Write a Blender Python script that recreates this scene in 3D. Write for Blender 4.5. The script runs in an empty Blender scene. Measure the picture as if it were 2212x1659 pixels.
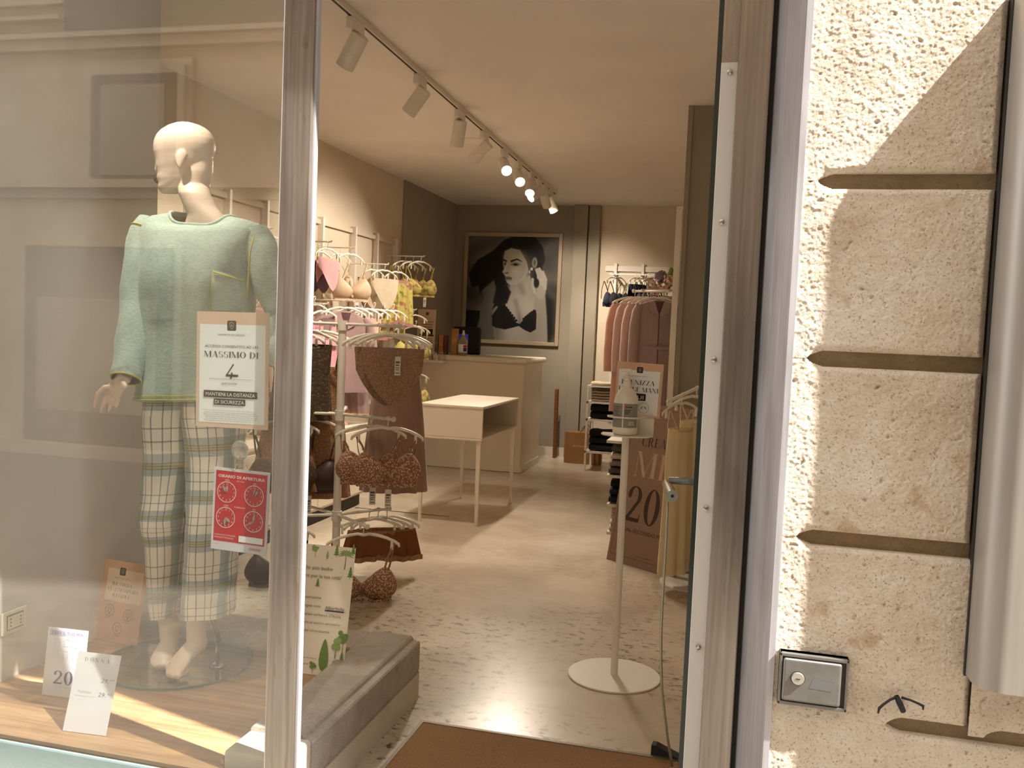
import bpy, bmesh, math, random
from mathutils import Vector, Matrix, noise
R = math.radians
random.seed(7)
scn = bpy.context.scene
C = scn.collection
# ---------------------------------------------------------------- camera
YAW, PITCH, ROLL, FPX, EYE = R(14.1), R(3.33), R(2.42), 1960.0, Vector((0, 0, 1.45))
_f = Vector((-math.sin(YAW)*math.cos(PITCH), math.cos(YAW)*math.cos(PITCH), -math.sin(PITCH)))
_r0 = Vector((math.cos(YAW), math.sin(YAW), 0)); _u0 = _r0.cross(_f)
_r = _r0*math.cos(ROLL) + _u0*math.sin(ROLL); _u = _u0*math.cos(ROLL) - _r0*math.sin(ROLL)
cam_data = bpy.data.cameras.new('camera'); cam = bpy.data.objects.new('camera', cam_data); C.objects.link(cam)
cam_data.sensor_width = 36; cam_data.sensor_fit = 'HORIZONTAL'; cam_data.lens = 36*FPX/2212
cam_data.clip_start = .05; cam_data.clip_end = 200
cam.matrix_world = Matrix((( _r.x, _u.x, -_f.x, EYE.x), (_r.y, _u.y, -_f.y, EYE.y), (_r.z, _u.z, -_f.z, EYE.z), (0, 0, 0, 1)))
scn.camera = cam
# ---------------------------------------------------------------- light
SUN_DIR = Vector((-1, .28, -1.30)).normalized()
sd = bpy.data.lights.new('sun', 'SUN'); sd.energy = 24; sd.angle = R(.6); sd.color = (1, .97, .91)
so = bpy.data.objects.new('sun', sd); C.objects.link(so); so.location = (6, -3, 9)
so.rotation_mode = 'QUATERNION'; so.rotation_quaternion = SUN_DIR.to_track_quat('-Z', 'Y')
w = bpy.data.worlds.new('world'); scn.world = w; w.use_nodes = True
bg = w.node_tree.nodes['Background']; bg.inputs[0].default_value = (.86, .92, 1, 1); bg.inputs[1].default_value = 4.0
vs = scn.view_settings; vs.view_transform = 'Standard'; vs.look = 'None'; vs.gamma = 1; vs.use_curve_mapping = False; vs.exposure = 0.0
SPOT_W = 102.0
# ---------------------------------------------------------------- pixel -> place (2212 x 1659)
def ray(x, y): return _f + _r*((x-1106)/FPX) - _u*((y-829.5)/FPX)
def AZ(x, y, z=0.0): d = ray(x, y); return EYE + d*((z-EYE.z)/d.z)
def AY(x, y, v): d = ray(x, y); return EYE + d*(v/d.y)
def AX(x, y, v): d = ray(x, y); return EYE + d*(v/d.x)
# ---------------------------------------------------------------- materials
def hexc(h): 
    f = lambda c: c/12.92 if c <= .04045 else ((c+.055)/1.055)**2.4
    return tuple(f(int(h[i:i+2], 16)/255) for i in (0, 2, 4)) + (1,)
def new_mat(name):
    m = bpy.data.materials.new(name); m.use_nodes = True
    return m, m.node_tree, m.node_tree.nodes['Principled BSDF']
def ramp(nt, fac, stops):
    n = nt.nodes.new('ShaderNodeValToRGB'); el = n.color_ramp.elements
    while len(el) < len(stops): el.new(.5)
    for e, (p, c) in zip(el, stops): e.position = p; e.color = c
    nt.links.new(fac, n.inputs[0]); return n.outputs[0]
def tex(nt, kind='Noise', scale=5, coord='Object', stretch=None, **kw):
    tc = nt.nodes.new('ShaderNodeTexCoord'); out = tc.outputs[coord]
    if stretch:
        mp = nt.nodes.new('ShaderNodeMapping'); mp.inputs['Scale'].default_value = stretch
        nt.links.new(out, mp.inputs[0]); out = mp.outputs[0]
    t = nt.nodes.new('ShaderNodeTex'+kind); nt.links.new(out, t.inputs['Vector']); t.inputs['Scale'].default_value = scale
    for k, v in kw.items():
        try: t.inputs[k].default_value = v
        except Exception: setattr(t, k, v)
    return t.outputs[0] if kind != 'Noise' else t.outputs['Fac']
def mixc(nt, fac, a, b, mode='MIX'):
    n = nt.nodes.new('ShaderNodeMix'); n.data_type = 'RGBA'; n.blend_type = mode
    for sock, v in ((n.inputs[0], fac), (n.inputs[6], a), (n.inputs[7], b)):
        if hasattr(v, 'is_linked') or hasattr(v, 'links'): nt.links.new(v, sock)
        else: sock.default_value = v
    return n.outputs[2]
def bump(nt, b, h, strength=.3, dist=.01):
    n = nt.nodes.new('ShaderNodeBump'); n.inputs['Strength'].default_value = strength; n.inputs['Distance'].default_value = dist
    nt.links.new(h, n.inputs['Height']); nt.links.new(n.outputs[0], b.inputs['Normal'])
def M(name, col, rough=.6, metal=0, var=0, vscale=8, bmp=0, bscale=60, stretch=None, spec=None, trans=0, alpha=1, sheen=0, emit=None, es=1):
    m, nt, b = new_mat(name); c = hexc(col) if isinstance(col, str) else tuple(col)+(1,)
    b.inputs['Roughness'].default_value = rough; b.inputs['Metallic'].default_value = metal
    b.inputs['Base Color'].default_value = c
    if spec is not None: b.inputs['Specular IOR Level'].default_value = spec
    if trans: b.inputs['Transmission Weight'].default_value = trans
    if alpha < 1: b.inputs['Alpha'].default_value = alpha
    if sheen: b.inputs['Sheen Weight'].default_value = sheen
    if var:
        t = tex(nt, 'Noise', vscale, stretch=stretch, Detail=6)
        lo = tuple(max(0, x*(1-var)) for x in c[:3])+(1,); hi = tuple(min(1, x*(1+var)) for x in c[:3])+(1,)
        nt.links.new(ramp(nt, t, [(.3, lo), (.7, hi)]), b.inputs['Base Color'])
    if bmp: bump(nt, b, tex(nt, 'Noise', bscale, stretch=stretch, Detail=5), bmp)
    if emit: b.inputs['Emission Color'].default_value = hexc(emit); b.inputs['Emission Strength'].default_value = es
    return m
# ---------------------------------------------------------------- mesh building
class MB:
    def __init__(s): s.v = []; s.f = []; s.uv = {}; s.mi = {}
    def add(s, vs_, fs, mi=None):
        o = len(s.v); s.v += [tuple(p) for p in vs_]
        for f in fs:
            if mi is not None: s.mi[len(s.f)] = mi
            s.f.append(tuple(i+o for i in f))
        return s
    def box(s, c, d, rot=None, mi=None):
        c = Vector(c); h = [x/2 for x in d]; vv = []
        for z in (-1, 1):
            for x, y in ((-1, -1), (1, -1), (1, 1), (-1, 1)):
                p = Vector((x*h[0], y*h[1], z*h[2]))
                if rot is not None: p = rot @ p
                vv.append(c+p)
        return s.add(vv, [(3, 2, 1, 0), (4, 5, 6, 7), (0, 1, 5, 4), (1, 2, 6, 5), (2, 3, 7, 6), (3, 0, 4, 7)], mi)
    def b2(s, a, b, mi=None):
        return s.box([(x+y)/2 for x, y in zip(a, b)], [abs(y-x) for x, y in zip(a, b)], mi=mi)
    def loft(s, rings, cap=True, closed=True, mi=None):
        n = len(rings[0]); vv = [p for r_ in rings for p in r_]; fs = []
        m_ = n if closed else n-1
        for i in range(len(rings)-1):
            for j in range(m_):
                k = (j+1) % n; fs.append((i*n+j, i*n+k, (i+1)*n+k, (i+1)*n+j))
        if cap and closed:
            fs.append(tuple(range(n-1, -1, -1))); fs.append(tuple(range((len(rings)-1)*n, len(rings)*n)))
        return s.add(vv, fs, mi)
    def tube(s, pts, r, n=8, cap=True, flat=1.0, mi=None):
        pts = [Vector(p) for p in pts]; rr = r if isinstance(r, (list, tuple)) else [r]*len(pts)
        t0 = (pts[1]-pts[0]).normalized(); a = Vector((0, 0, 1)) if abs(t0.z) < .9 else Vector((1, 0, 0))
        nrm = t0.cross(a).normalized(); rings = []
        for i, p in enumerate(pts):
            t = (pts[min(i+1, len(pts)-1)]-pts[max(i-1, 0)]).normalized()
            nrm = (nrm - t*nrm.dot(t)).normalized(); bn = t.cross(nrm)
            rings.append([p + nrm*(math.cos(q)*rr[i]*flat) + bn*(math.sin(q)*rr[i]) for q in (2*math.pi*k/n for k in range(n))])
        return s.loft(rings, cap, mi=mi)
    def lathe(s, prof, n=24, c=(0, 0, 0), cap=True, mi=None):
        c = Vector(c)
        return s.loft([[c+Vector((r_*math.cos(q), r_*math.sin(q), z)) for q in (2*math.pi*k/n for k in range(n))] for r_, z in prof], cap, mi=mi)
    def prism(s, poly, y0, y1, mi=None):          # polygon in XZ, thickness along Y
        n = len(poly); vv = [(x, y0, z) for x, z in poly]+[(x, y1, z) for x, z in poly]
        fs = [tuple(range(n)), tuple(range(2*n-1, n-1, -1))]+[(i, i+n, (i+1) % n+n, (i+1) % n) for i in range(n)]
        return s.add(vv, fs, mi)
    def poly(s, poly, y=0, mi=None):
        return s.add([(x, y, z) for x, z in poly], [tuple(range(len(poly)))], mi)
    def disc(s, cx, cz, r_, y=0, n=24, mi=None, r2=None):
        r2 = r2 or r_
        return s.poly([(cx+r_*math.cos(2*math.pi*k/n), cz+r2*math.sin(2*math.pi*k/n)) for k in range(n)], y, mi)
    def ring(s, cx, cz, ro, ri, y=0, n=28, mi=None):
        vv = [(cx+q*math.cos(2*math.pi*k/n), y, cz+q*math.sin(2*math.pi*k/n)) for q in (ro, ri) for k in range(n)]
        return s.add(vv, [(k, (k+1) % n, n+(k+1) % n, n+k) for k in range(n)], mi)
    def grid(s, fn, nu, nv, uvfn=None, mi=None):
        o = len(s.v); f0 = len(s.f)
        s.add([fn(i/nu, j/nv) for j in range(nv+1) for i in range(nu+1)], [(j*(nu+1)+i, j*(nu+1)+i+1, (j+1)*(nu+1)+i+1, (j+1)*(nu+1)+i) for j in range(nv) for i in range(nu)], mi)
        if uvfn:
            for j in range(nv+1):
                for i in range(nu+1): s.uv[o+j*(nu+1)+i] = uvfn(i/nu, j/nv)
        return s
    def mesh(s, name, mats, smooth=False):
        me = bpy.data.meshes.new(name); me.from_pydata(s.v, [], s.f)
        for m_ in (mats if isinstance(mats, (list, tuple)) else [mats]): me.materials.append(m_)
        for i, k in s.mi.items(): me.polygons[i].material_index = k
        if s.uv:
            l = me.uv_layers.new(name='UVMap')
            for lp in me.loops: l.data[lp.index].uv = s.uv.get(lp.vertex_index, (0, 0))
        if smooth:
            me.polygons.foreach_set('use_smooth', [True]*len(me.polygons))
        me.update(); return me
    def build(s, name, mats, parent=None, smooth=False, world=False, bevel=0, seg=2, sharp=None, fixn=True):
        me = s.mesh(name, mats, smooth)
        if fixn:
            bm = bmesh.new(); bm.from_mesh(me); bmesh.ops.recalc_face_normals(bm, faces=bm.faces); bm.to_mesh(me); bm.free()
        if smooth and sharp: me.set_sharp_from_angle(angle=R(sharp))
        o = bpy.data.objects.new(name, me); C.objects.link(o)
        if parent is not None:
            o.parent = parent
            if world: me.transform(ABS[parent.name].inverted())
        if bevel:
            m_ = o.modifiers.new('bevel', 'BEVEL'); m_.width = bevel; m_.segments = seg; m_.limit_method = 'ANGLE'
        ABS[o.name] = ABS[parent.name].copy() if parent is not None else Matrix()
        return o
ABS = {}
def tag(o, label, cat=None, group=None, kind=None):
    o['label'] = label
    if cat: o['category'] = cat
    if group: o['group'] = group
    if kind: o['kind'] = kind
    return o
def thing(name, label, cat, loc=(0, 0, 0), rotz=0, group=None, mat=None):
    o = bpy.data.objects.new(name, None); C.objects.link(o); o.empty_display_size = .05
    m_ = mat if mat is not None else Matrix.Translation(Vector(loc)) @ Matrix.Rotation(rotz, 4, 'Z')
    o.matrix_world = m_; ABS[o.name] = m_.copy()
    return tag(o, label, cat, group)
def struct(name, mb, mat, label=None, parent=None, **kw):
    o = mb.build(name, mat, parent, **kw)
    if parent is None: o['kind'] = 'structure'
    if label: o['label'] = label
    return o
def sroot(name, label, loc=(0, 0, 0)):
    o = bpy.data.objects.new(name, None); C.objects.link(o); o.location = loc; ABS[o.name] = Matrix.Translation(Vector(loc))
    o['kind'] = 'structure'; o['label'] = label; return o
def copy_tree(o, parent=None):
    c = o.copy(); C.objects.link(c); c.parent = parent
    for ch in list(o.children): copy_tree(ch, c)
    return c
def frame_mat(o, xdir, zdir):                     # local x along xdir, z along zdir, -y faces the viewer
    x = Vector(xdir).normalized(); z = Vector(zdir); z = (z - x*z.dot(x)).normalized(); y = z.cross(x)
    return Matrix(((x.x, y.x, z.x, o[0]), (x.y, y.y, z.y, o[1]), (x.z, y.z, z.z, o[2]), (0, 0, 0, 1)))
# ---------------------------------------------------------------- lettering
def text_mb(body, size, x=0, z=0, align='CENTER', y=-.0008, sx=1.0, shear=0.0, space=1.0, bold=0.0, width=None):
    cu = bpy.data.curves.new('lettering', 'FONT'); cu.body = body; cu.size = size; cu.align_x = align; cu.resolution_u = 2
    cu.shear = shear; cu.space_character = space; cu.offset = bold
    ob = bpy.data.objects.new('lettering', cu); C.objects.link(ob)
    dg = bpy.context.evaluated_depsgraph_get(); me = bpy.data.meshes.new_from_object(ob.evaluated_get(dg))
    mb = MB(); xs = [v.co.x for v in me.vertices] or [0]
    if width: sx = width/max(1e-6, max(xs)-min(xs)); 
    cx = (max(xs)+min(xs))/2 if width else 0
    mb.add([((v.co.x-cx)*sx+x, y, v.co.y+z) for v in me.vertices], [tuple(p.vertices) for p in me.polygons])
    bpy.data.objects.remove(ob); bpy.data.curves.remove(cu); bpy.data.meshes.remove(me)
    return mb
def merge(*mbs):
    o = MB()
    for m_ in mbs: o.add(m_.v, m_.f)
    return o
DT, Dt = .17, .032
def _bowl(cx, cz, rx, rz, a0, a1, T=DT, t=Dt, n=14):
    P = []
    for k in range(n+1):
        a = R(a0+(a1-a0)*k/n)
        P.append(((cx+rx*math.cos(a), cz+rz*math.sin(a)), (cx+(rx-T)*math.cos(a), cz+(rz-t)*math.sin(a))))
    return [[P[k][0], P[k+1][0], P[k+1][1], P[k][1]] for k in range(n)]
def _st(x, z0=0, z1=1, T=DT, se=True):
    q = [[(x, z0), (x+T, z0), (x+T, z1), (x, z1)]]
    if se: q += [_bar(x-.07, x+T+.07, z0), _bar(x-.07, x+T+.07, z1-Dt)]
    return q
def _bar(x0, x1, z, t=Dt): return [(x0, z), (x1, z), (x1, z+t), (x0, z+t)]
def _dg(x0, z0, x1, z1, w_): return [[(x0, z0), (x0+w_, z0), (x1+w_, z1), (x1, z1)]]
def _glyph(c):
    T, t = DT, Dt
    if c == 'I': return _st(.08), .33
    if c == 'A': return _dg(.05, 0, .37, 1, t)+_dg(.62, 0, .33, 1, T)+[_bar(.16, .66, .3), _bar(-.02, .16, 0), _bar(.55, .86, 0)], .86
    if c == 'M': return _st(.07, T=t)+_dg(.45, 0, .07, 1, T*.9)+_dg(.47, 0, .85, 1, t)+_st(.84), 1.12
    if c == 'N': return _st(.07, T=t)+_dg(.68, 0, .05, 1, T)+_st(.80, T=t), .95
    if c == 'O' or c == '0': return _bowl(.43 if c == 'O' else .33, .5, .42 if c == 'O' else .31, .52, 0, 360, n=28), .88 if c == 'O' else .68
    if c == 'C': return _bowl(.43, .5, .42, .52, 45, 315, n=22)+[[(.70, .62), (.735, .62), (.735, .95), (.70, .95)], [(.70, .05), (.735, .05), (.735, .3), (.70, .3)]], .80
    if c == 'G': return _glyph('C')[0]+[[(.60, 0), (.76, 0), (.76, .42), (.60, .42)], _bar(.52, .84, .40)], .88
    if c == 'D': return _st(.08)+_bowl(.30, .5, .52, .5, -90, 90)+[_bar(.1, .32, 0), _bar(.1, .32, 1-t)], .88
    if c == 'E': return _st(.08)+[_bar(.1, .66, 0), _bar(.1, .64, 1-t), _bar(.2, .5, .5), [(.63, 0), (.66, 0), (.66, .28), (.63, .28)], [(.61, .74), (.64, .74), (.64, 1), (.61, 1)], [(.48, .4), (.51, .4), (.51, .63), (.48, .63)]], .74
    if c == 'L': return _st(.08)+[_bar(.1, .66, 0), [(.63, 0), (.66, 0), (.66, .3), (.63, .3)]], .72
    if c == 'P': return _st(.08)+_bowl(.32, .74, .36, .26, -90, 90)+[_bar(.2, .34, 1-t), _bar(.2, .34, .48)], .76
    if c == 'R': return _glyph('P')[0]+_dg(.62, 0, .36, .5, T*.9)+[_bar(.6, .88, 0)], .88
    if c == 'S': return _bowl(.33, .755, .29, .26, 40, 270, T=.12)+_bowl(.33, .255, .31, .27, -140, 90, T=.14)+[[(.56, .7), (.59, .7), (.59, .97), (.56, .97)], [(.04, .04), (.07, .04), (.07, .32), (.04, .32)]], .68
    if c == 'T': return _st(.30)+[_bar(.02, .75, 1-t), [(.02, .72), (.05, .72), (.05, 1), (.02, 1)], [(.72, .72), (.75, .72), (.75, 1), (.72, 1)]], .80
    if c == 'U': return _st(.08, .3, se=False)+[_bar(.0, .34, 1-t), _bar(.58, .84, 1-t)]+_bowl(.405, .33, .325, .34, 180, 360, T=.12)+[[(.70, .3), (.73, .3), (.73, 1), (.70, 1)]], .86
    if c == 'Z': return _dg(.04, .02, .50, .98, T)+[_bar(.04, .68, 0), _bar(.06, .66, 1-t), [(.65, 0), (.68, 0), (.68, .3), (.65, .3)], [(.06, .72), (.09, .72), (.09, 1), (.06, 1)]], .74
    if c == 'X': return _dg(.62, 0, .06, 1, T)+_dg(.08, 0, .66, 1, t)+[_bar(0, .3, 1-t), _bar(.55, .82, 1-t), _bar(0, .24, 0), _bar(.54, .86, 0)], .88
    if c == '2': return _bowl(.31, .74, .29, .28, -50, 172, T=.15)+_dg(.02, .05, .405, .57, .135)+[_bar(.02, .62, 0, .11), [(.59, 0), (.63, 0), (.63, .26), (.59, .2)]]+[[(.10+.08*math.cos(q), .74+.08*math.sin(q)) for q in (k*.785 for k in range(8))]], .68
    if c == '3': return _bowl(.28, .76, .26, .25, -90, 150, T=.14)+_bowl(.28, .26, .30, .27, -150, 90, T=.15), .64
    if c == '4': return _dg(.02, .28, .46, 1, .05)+_st(.44, se=False, T=.13)+[_bar(.02, .70, .26, .04)], .74
    if c == '9': return _bowl(.3, .68, .29, .32, 0, 360, T=.14, n=22)+_dg(.2, 0, .52, .62, .07), .64
    return [], .38
def didone(body, h, x=0, z=0, width=None, y=-.0008, sp=.06):
    adv = [(_glyph(c)) for c in body]; W = sum(a[1] for a in adv)+sp*(len(adv)-1); s_ = (width/W if width else h); mb = MB(); cx = -W/2
    for q, a in adv:
        for p in q: mb.poly([(x+(cx+u)*s_, z+v*h) for u, v in p], y)
        cx += a+sp
    return mb
# ================================================================ materials
m_ceil = M('ceiling_paint', 'ebe2d8', .9, var=.03, vscale=3)
m_white = M('white_wall_paint', 'd6c7b0', .85, var=.03, vscale=4, bmp=.05, bscale=90)
m_grey = M('grey_wall_paint', '9a907f', .8, var=.04, vscale=3, bmp=.05, bscale=90)
m_partition = M('display_wall_paint', 'd2cbc4', .85, var=.08, vscale=2, bmp=.08, bscale=60)
m_wmetal = M('white_metal', 'e6ddd0', .4)
m_wplastic = M('white_plastic', 'ece3d2', .35)
m_furn = M('cream_lacquer', 'e2d6c2', .38, var=.02)
m_black = M('black_print', '17140f', .6)
m_dark = M('dark_rubber', '1b1a18', .6)
m_paper = M('white_paper', 'eef0f0', .7)
m_card = M('white_card', 'd9d7dd', .7)
m_peach = M('peach_paper', 'dcc0aa', .75)
m_peachd = M('peach_card', 'd1a079', .75)
m_chrome = M('chrome', 'b8b2a8', .18, 1)
m_brass = M('brass_strip', '6b5a40', .4, 1)
def steel(name, col, rough, stains):
    m, nt, b = new_mat(name); b.inputs['Metallic'].default_value = 1; b.inputs['Roughness'].default_value = rough
    t = tex(nt, 'Noise', 3, stretch=(30, 30, .8), Detail=6)
    base = ramp(nt, t, [(.3, hexc(col[0])), (.7, hexc(col[1]))])
    if stains:
        s1 = tex(nt, 'Noise', 9, stretch=(6, 6, 1.2), Detail=8)
        base = mixc(nt, ramp(nt, s1, [(.64, (0, 0, 0, 1)), (.74, (.55, .55, .55, 1))]), base, hexc('86683f'))
        b.inputs['Metallic'].default_value = .85
    nt.links.new(base, b.inputs['Base Color'])
    r_ = ramp(nt, tex(nt, 'Noise', 4, stretch=(2, 2, 1), Detail=4), [(.3, (rough*.7,)*3+(1,)), (.8, (rough*1.5,)*3+(1,))])
    nt.links.new(r_, b.inputs['Roughness']); return m
m_steel = steel('brushed_steel', ('897f76', 'a89d92'), .3, True)
m_steel2 = steel('reveal_steel', ('aaa6a8', 'c4c2c6'), .45, False); m_steel2.node_tree.nodes['Principled BSDF'].inputs['Metallic'].default_value = .55
m_jamb = M('white_door_stile', 'cfc9c2', .45)
m_seal = M('dark_seal', '2b2620', .6)
def stone_mat(name, c0, c1, c2):
    m, nt, b = new_mat(name); b.inputs['Roughness'].default_value = .95; b.inputs['Specular IOR Level'].default_value = .15
    big = tex(nt, 'Noise', 5, Detail=8, Roughness=.65)
    col = ramp(nt, big, [(.3, hexc(c0)), (.5, hexc(c1)), (.72, hexc(c2))])
    pit = tex(nt, 'Noise', 230, Detail=4, Roughness=.6)
    col = mixc(nt, ramp(nt, pit, [(.30, (.85, .85, .85, 1)), (.44, (0, 0, 0, 1))]), col, hexc('7a5f43'))
    gr = tex(nt, 'Noise', 60, Detail=8, Roughness=.75)
    col = mixc(nt, ramp(nt, gr, [(.36, (.3, .3, .3, 1)), (.62, (0, 0, 0, 1))]), col, hexc(c0))
    st = tex(nt, 'Noise', 14, Detail=6)
    col = mixc(nt, ramp(nt, st, [(.62, (0, 0, 0, 1)), (.72, (.5, .5, .5, 1))]), col, hexc('a8835a'))
    nt.links.new(col, b.inputs['Base Color'])
    bump(nt, b, tex(nt, 'Noise', 260, Detail=6, Roughness=.7), .45, .005); return m
m_stone = stone_mat('limestone', 'beab95', 'd5c5b1', 'e4d9ca')
m_mortar = stone_mat('lime_mortar', '77664f', '8f7c62', 'a59176')
m_kerb = stone_mat('worn_grey_stone', 'a0958a', 'b3a99e', 'c5bdb3')
m_kerbl = M('pale_stone_base', 'cfc5b4', .7, var=.06, vscale=10, bmp=.1, bscale=80)
m_opp = stone_mat('street_plaster', 'a89a88', 'b7a996', 'c5b8a6')
m_oppd = M('street_dark_pane', '57514a', .5)
m_opps = M('street_shutter', '857c70', .6)
m_pave = stone_mat('street_paving', '5f5b54', '6b665e', '777168')
def floor_mat():
    m, nt, b = new_mat('shop_floor_marble'); b.inputs['Roughness'].default_value = .26
    base = ramp(nt, tex(nt, 'Noise', 1.6, Detail=9, Roughness=.6), [(.3, hexc('b2a28e')), (.55, hexc('c8baa6')), (.75, hexc('d9cdbc'))])
    patch = ramp(nt, tex(nt, 'Noise', .9, Detail=2), [(.40, (0, 0, 0, 1)), (.54, (1, 1, 1, 1))])
    geo = nt.nodes.new('ShaderNodeTexCoord'); sx_ = nt.nodes.new('ShaderNodeSeparateXYZ'); nt.links.new(geo.outputs['Object'], sx_.inputs[0])
    mr_ = nt.nodes.new('ShaderNodeMapRange'); mr_.inputs[1].default_value = 3.6; mr_.inputs[2].default_value = 6.2; mr_.inputs[3].default_value = 1; mr_.inputs[4].default_value = .05; nt.links.new(sx_.outputs[1], mr_.inputs[0])   # traffic wear is heaviest by the door
    patch = mixc(nt, 1.0, patch, mr_.outputs[0], 'MULTIPLY')
    sc = ramp(nt, tex(nt, 'Noise', 17, stretch=(1, 1.5, 1), Detail=9, Roughness=.74), [(.53, (0, 0, 0, 1)), (.61, (1, 1, 1, 1))])
    f = mixc(nt, 1.0, sc, patch, 'MULTIPLY')
    col = mixc(nt, f, base, hexc('54432e'))
    nt.links.new(col, b.inputs['Base Color']); return m
m_floor = floor_mat()
def wood_mat(name, a, b_, scale=2):
    m, nt, b = new_mat(name); b.inputs['Roughness'].default_value = .45
    oi = nt.nodes.new('ShaderNodeObjectInfo')
    t = tex(nt, 'Noise', scale, stretch=(1.2, 14, 14), Detail=9, Roughness=.62)
    c = ramp(nt, t, [(.3, hexc(a)), (.7, hexc(b_))])
    hs = nt.nodes.new('ShaderNodeHueSaturation'); mr = nt.nodes.new('ShaderNodeMapRange')
    mr.inputs[3].default_value = .82; mr.inputs[4].default_value = 1.15
    nt.links.new(oi.outputs['Random'], mr.inputs[0]); nt.links.new(mr.outputs[0], hs.inputs['Value']); nt.links.new(c, hs.inputs['Color'])
    nt.links.new(hs.outputs[0], b.inputs['Base Color']); return m
m_wood = wood_mat('oak_planks', '8f6643', 'bb9670')
m_woodd = wood_mat('brown_wood', '5c3517', '8a5427', 4)
m_sill = M('blue_grey_sill_paint', '60706f', .5, var=.06, vscale=6, bmp=.15, bscale=30)
def glass_mat(name, refl, tint):
    m = bpy.data.materials.new(name); m.use_nodes = True; nt = m.node_tree; nt.nodes.clear()
    o = nt.nodes.new('ShaderNodeOutputMaterial'); mx = nt.nodes.new('ShaderNodeMixShader')
    tr = nt.nodes.new('ShaderNodeBsdfTransparent'); tr.inputs[0].default_value = tint
    gl = nt.nodes.new('ShaderNodeBsdfGlossy'); gl.inputs['Roughness'].default_value = 0.0
    fr = nt.nodes.new('ShaderNodeLayerWeight'); fr.inputs[0].default_value = .5
    pw = nt.nodes.new('ShaderNodeMath'); pw.operation = 'POWER'; pw.inputs[1].default_value = 5.0
    ma = nt.nodes.new('ShaderNodeMath'); ma.operation = 'MULTIPLY_ADD'; ma.inputs[1].default_value = .9; ma.inputs[2].default_value = .04+refl
    nt.links.new(fr.outputs['Facing'], pw.inputs[0]); nt.links.new(pw.outputs[0], ma.inputs[0]); nt.links.new(ma.outputs[0], mx.inputs[0])
    nt.links.new(tr.outputs[0], mx.inputs[1]); nt.links.new(gl.outputs[0], mx.inputs[2]); nt.links.new(mx.outputs[0], o.inputs[0]); return m
m_glass = glass_mat('shop_window_glass', .10, (.96, .97, .95, 1))
m_dglass = glass_mat('door_glass', .0, (.93, .96, .93, 1))
m_acryl = glass_mat('clear_acrylic', .06, (.93, .93, .9, 1))
m_gedge = M('glass_edge', '26302b', .2)

# ================================================================ setting
H, YW = 2.94, 10.52                                # ceiling height, back wall
struct('floor', MB().b2((-3.55, 2.28, -.12), (.75, 10.7, 0)), m_floor, 'cream marble shop floor with dark scuffs')
struct('ground', MB().b2((-14, -3.5, -.2), (12, 2.28, -.02)), m_pave, 'street paving in front of the shop')
for i, y in enumerate((6.62,)):
    struct('trim_%d' % (i+1), MB().b2((-2.9, y-.006, .0005), (-2.12, y+.006, .003)), m_brass, 'thin metal joint strip set in the shop floor')
struct('ceiling', MB().b2((-3.55, 2.28, H), (.75, 10.7, H+.12)), m_ceil, 'plain cream shop ceiling')
struct('wall_left', MB().b2((-3.55, 2.4, 0), (-3.43, 8.77, H)), m_white, 'long white shop wall behind the garment rails')
struct('wall_left_rear', MB().b2((-3.55, 8.77, 0), (-3.41, 10.6, H)), m_grey, 'grey painted stretch of side wall behind the counter')
struct('wall_back', MB().b2((-3.41, YW, 0), (-1.66, YW+.15, H)), m_grey, 'grey rear wall carrying the framed photograph')
struct('wall_back_right', MB().b2((-1.66, YW, 0), (.75, YW+.15, H)), m_white, 'pale rear wall behind the robe rail')
struct('trim_3', MB().b2((-1.96, YW-.10, 0), (-1.80, YW, H)), m_grey, 'grey pilaster on the rear wall', bevel=.006)
struct('trim_4', MB().b2((-1.79, YW-.07, 0), (-1.66, YW, H)), m_grey, 'narrow grey strip beside the rear pilaster', bevel=.006)
struct('baseboard_back', MB().b2((-3.40, YW-.015, 0), (-1.97, YW, .10)), m_furn, 'pale skirting board on the rear wall')
struct('wall_right_rear', MB().b2((-.41, 6.0, 0), (.75, 6.3, H)), m_grey, 'grey wall end standing right of the robes')
struct('wall_right_back', MB().b2((.15, 6.3, 0), (.75, YW, H)), m_white, 'white side wall behind the robe rail')
struct('trim_5', MB().b2((-.415, 5.985, 0), (-.385, 6.0, H)), m_grey, 'corner bead on the grey wall end')
struct('wall_right', MB().b2((.62, 2.4, 0), (.75, 6.0, H)), m_white, 'right hand shop wall')
struct('wall_display', MB().b2((-2.50, 2.21, 0), (-2.39, 3.33, H)), m_partition, 'grey partition closing the left end of the window display')
# facade around the openings
struct('wall_front', MB().b2((-12, 2.0, 2.93), (12, 2.4, 9)).b2((-12, 2.0, -.1), (-2.62, 2.4, 3.2)).b2((.62, 2.35, -.1), (12, 2.5, 3.2)), m_stone, 'stone front of the building above and beside the shop')
struct('trim_6', MB().b2((-2.62, 2.18, 2.9), (.1, 2.4, 3.2)), m_steel, 'steel head rail over window and door')
struct('trim_7', MB().b2((-2.62, 2.22, -.1), (-2.50, 2.4, 2.9)), m_steel, 'steel side post at the far left of the window')

# left steel post between window and door
pL, pR = AY(591, 830, 2.19).x, AY(675, 830, 2.23).x-.004
struct('trim_8', MB().b2((pL, 2.19, -.02), (pR, 2.232, 2.9)), m_steel, 'tall brushed steel post between window and doorway', bevel=.004)
struct('trim_9', MB().b2((pR, 2.20, -.02), (pR+.004, 2.222, 2.9)), m_steel2, 'narrow pale edge profile on the doorway side of the post')
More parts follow.
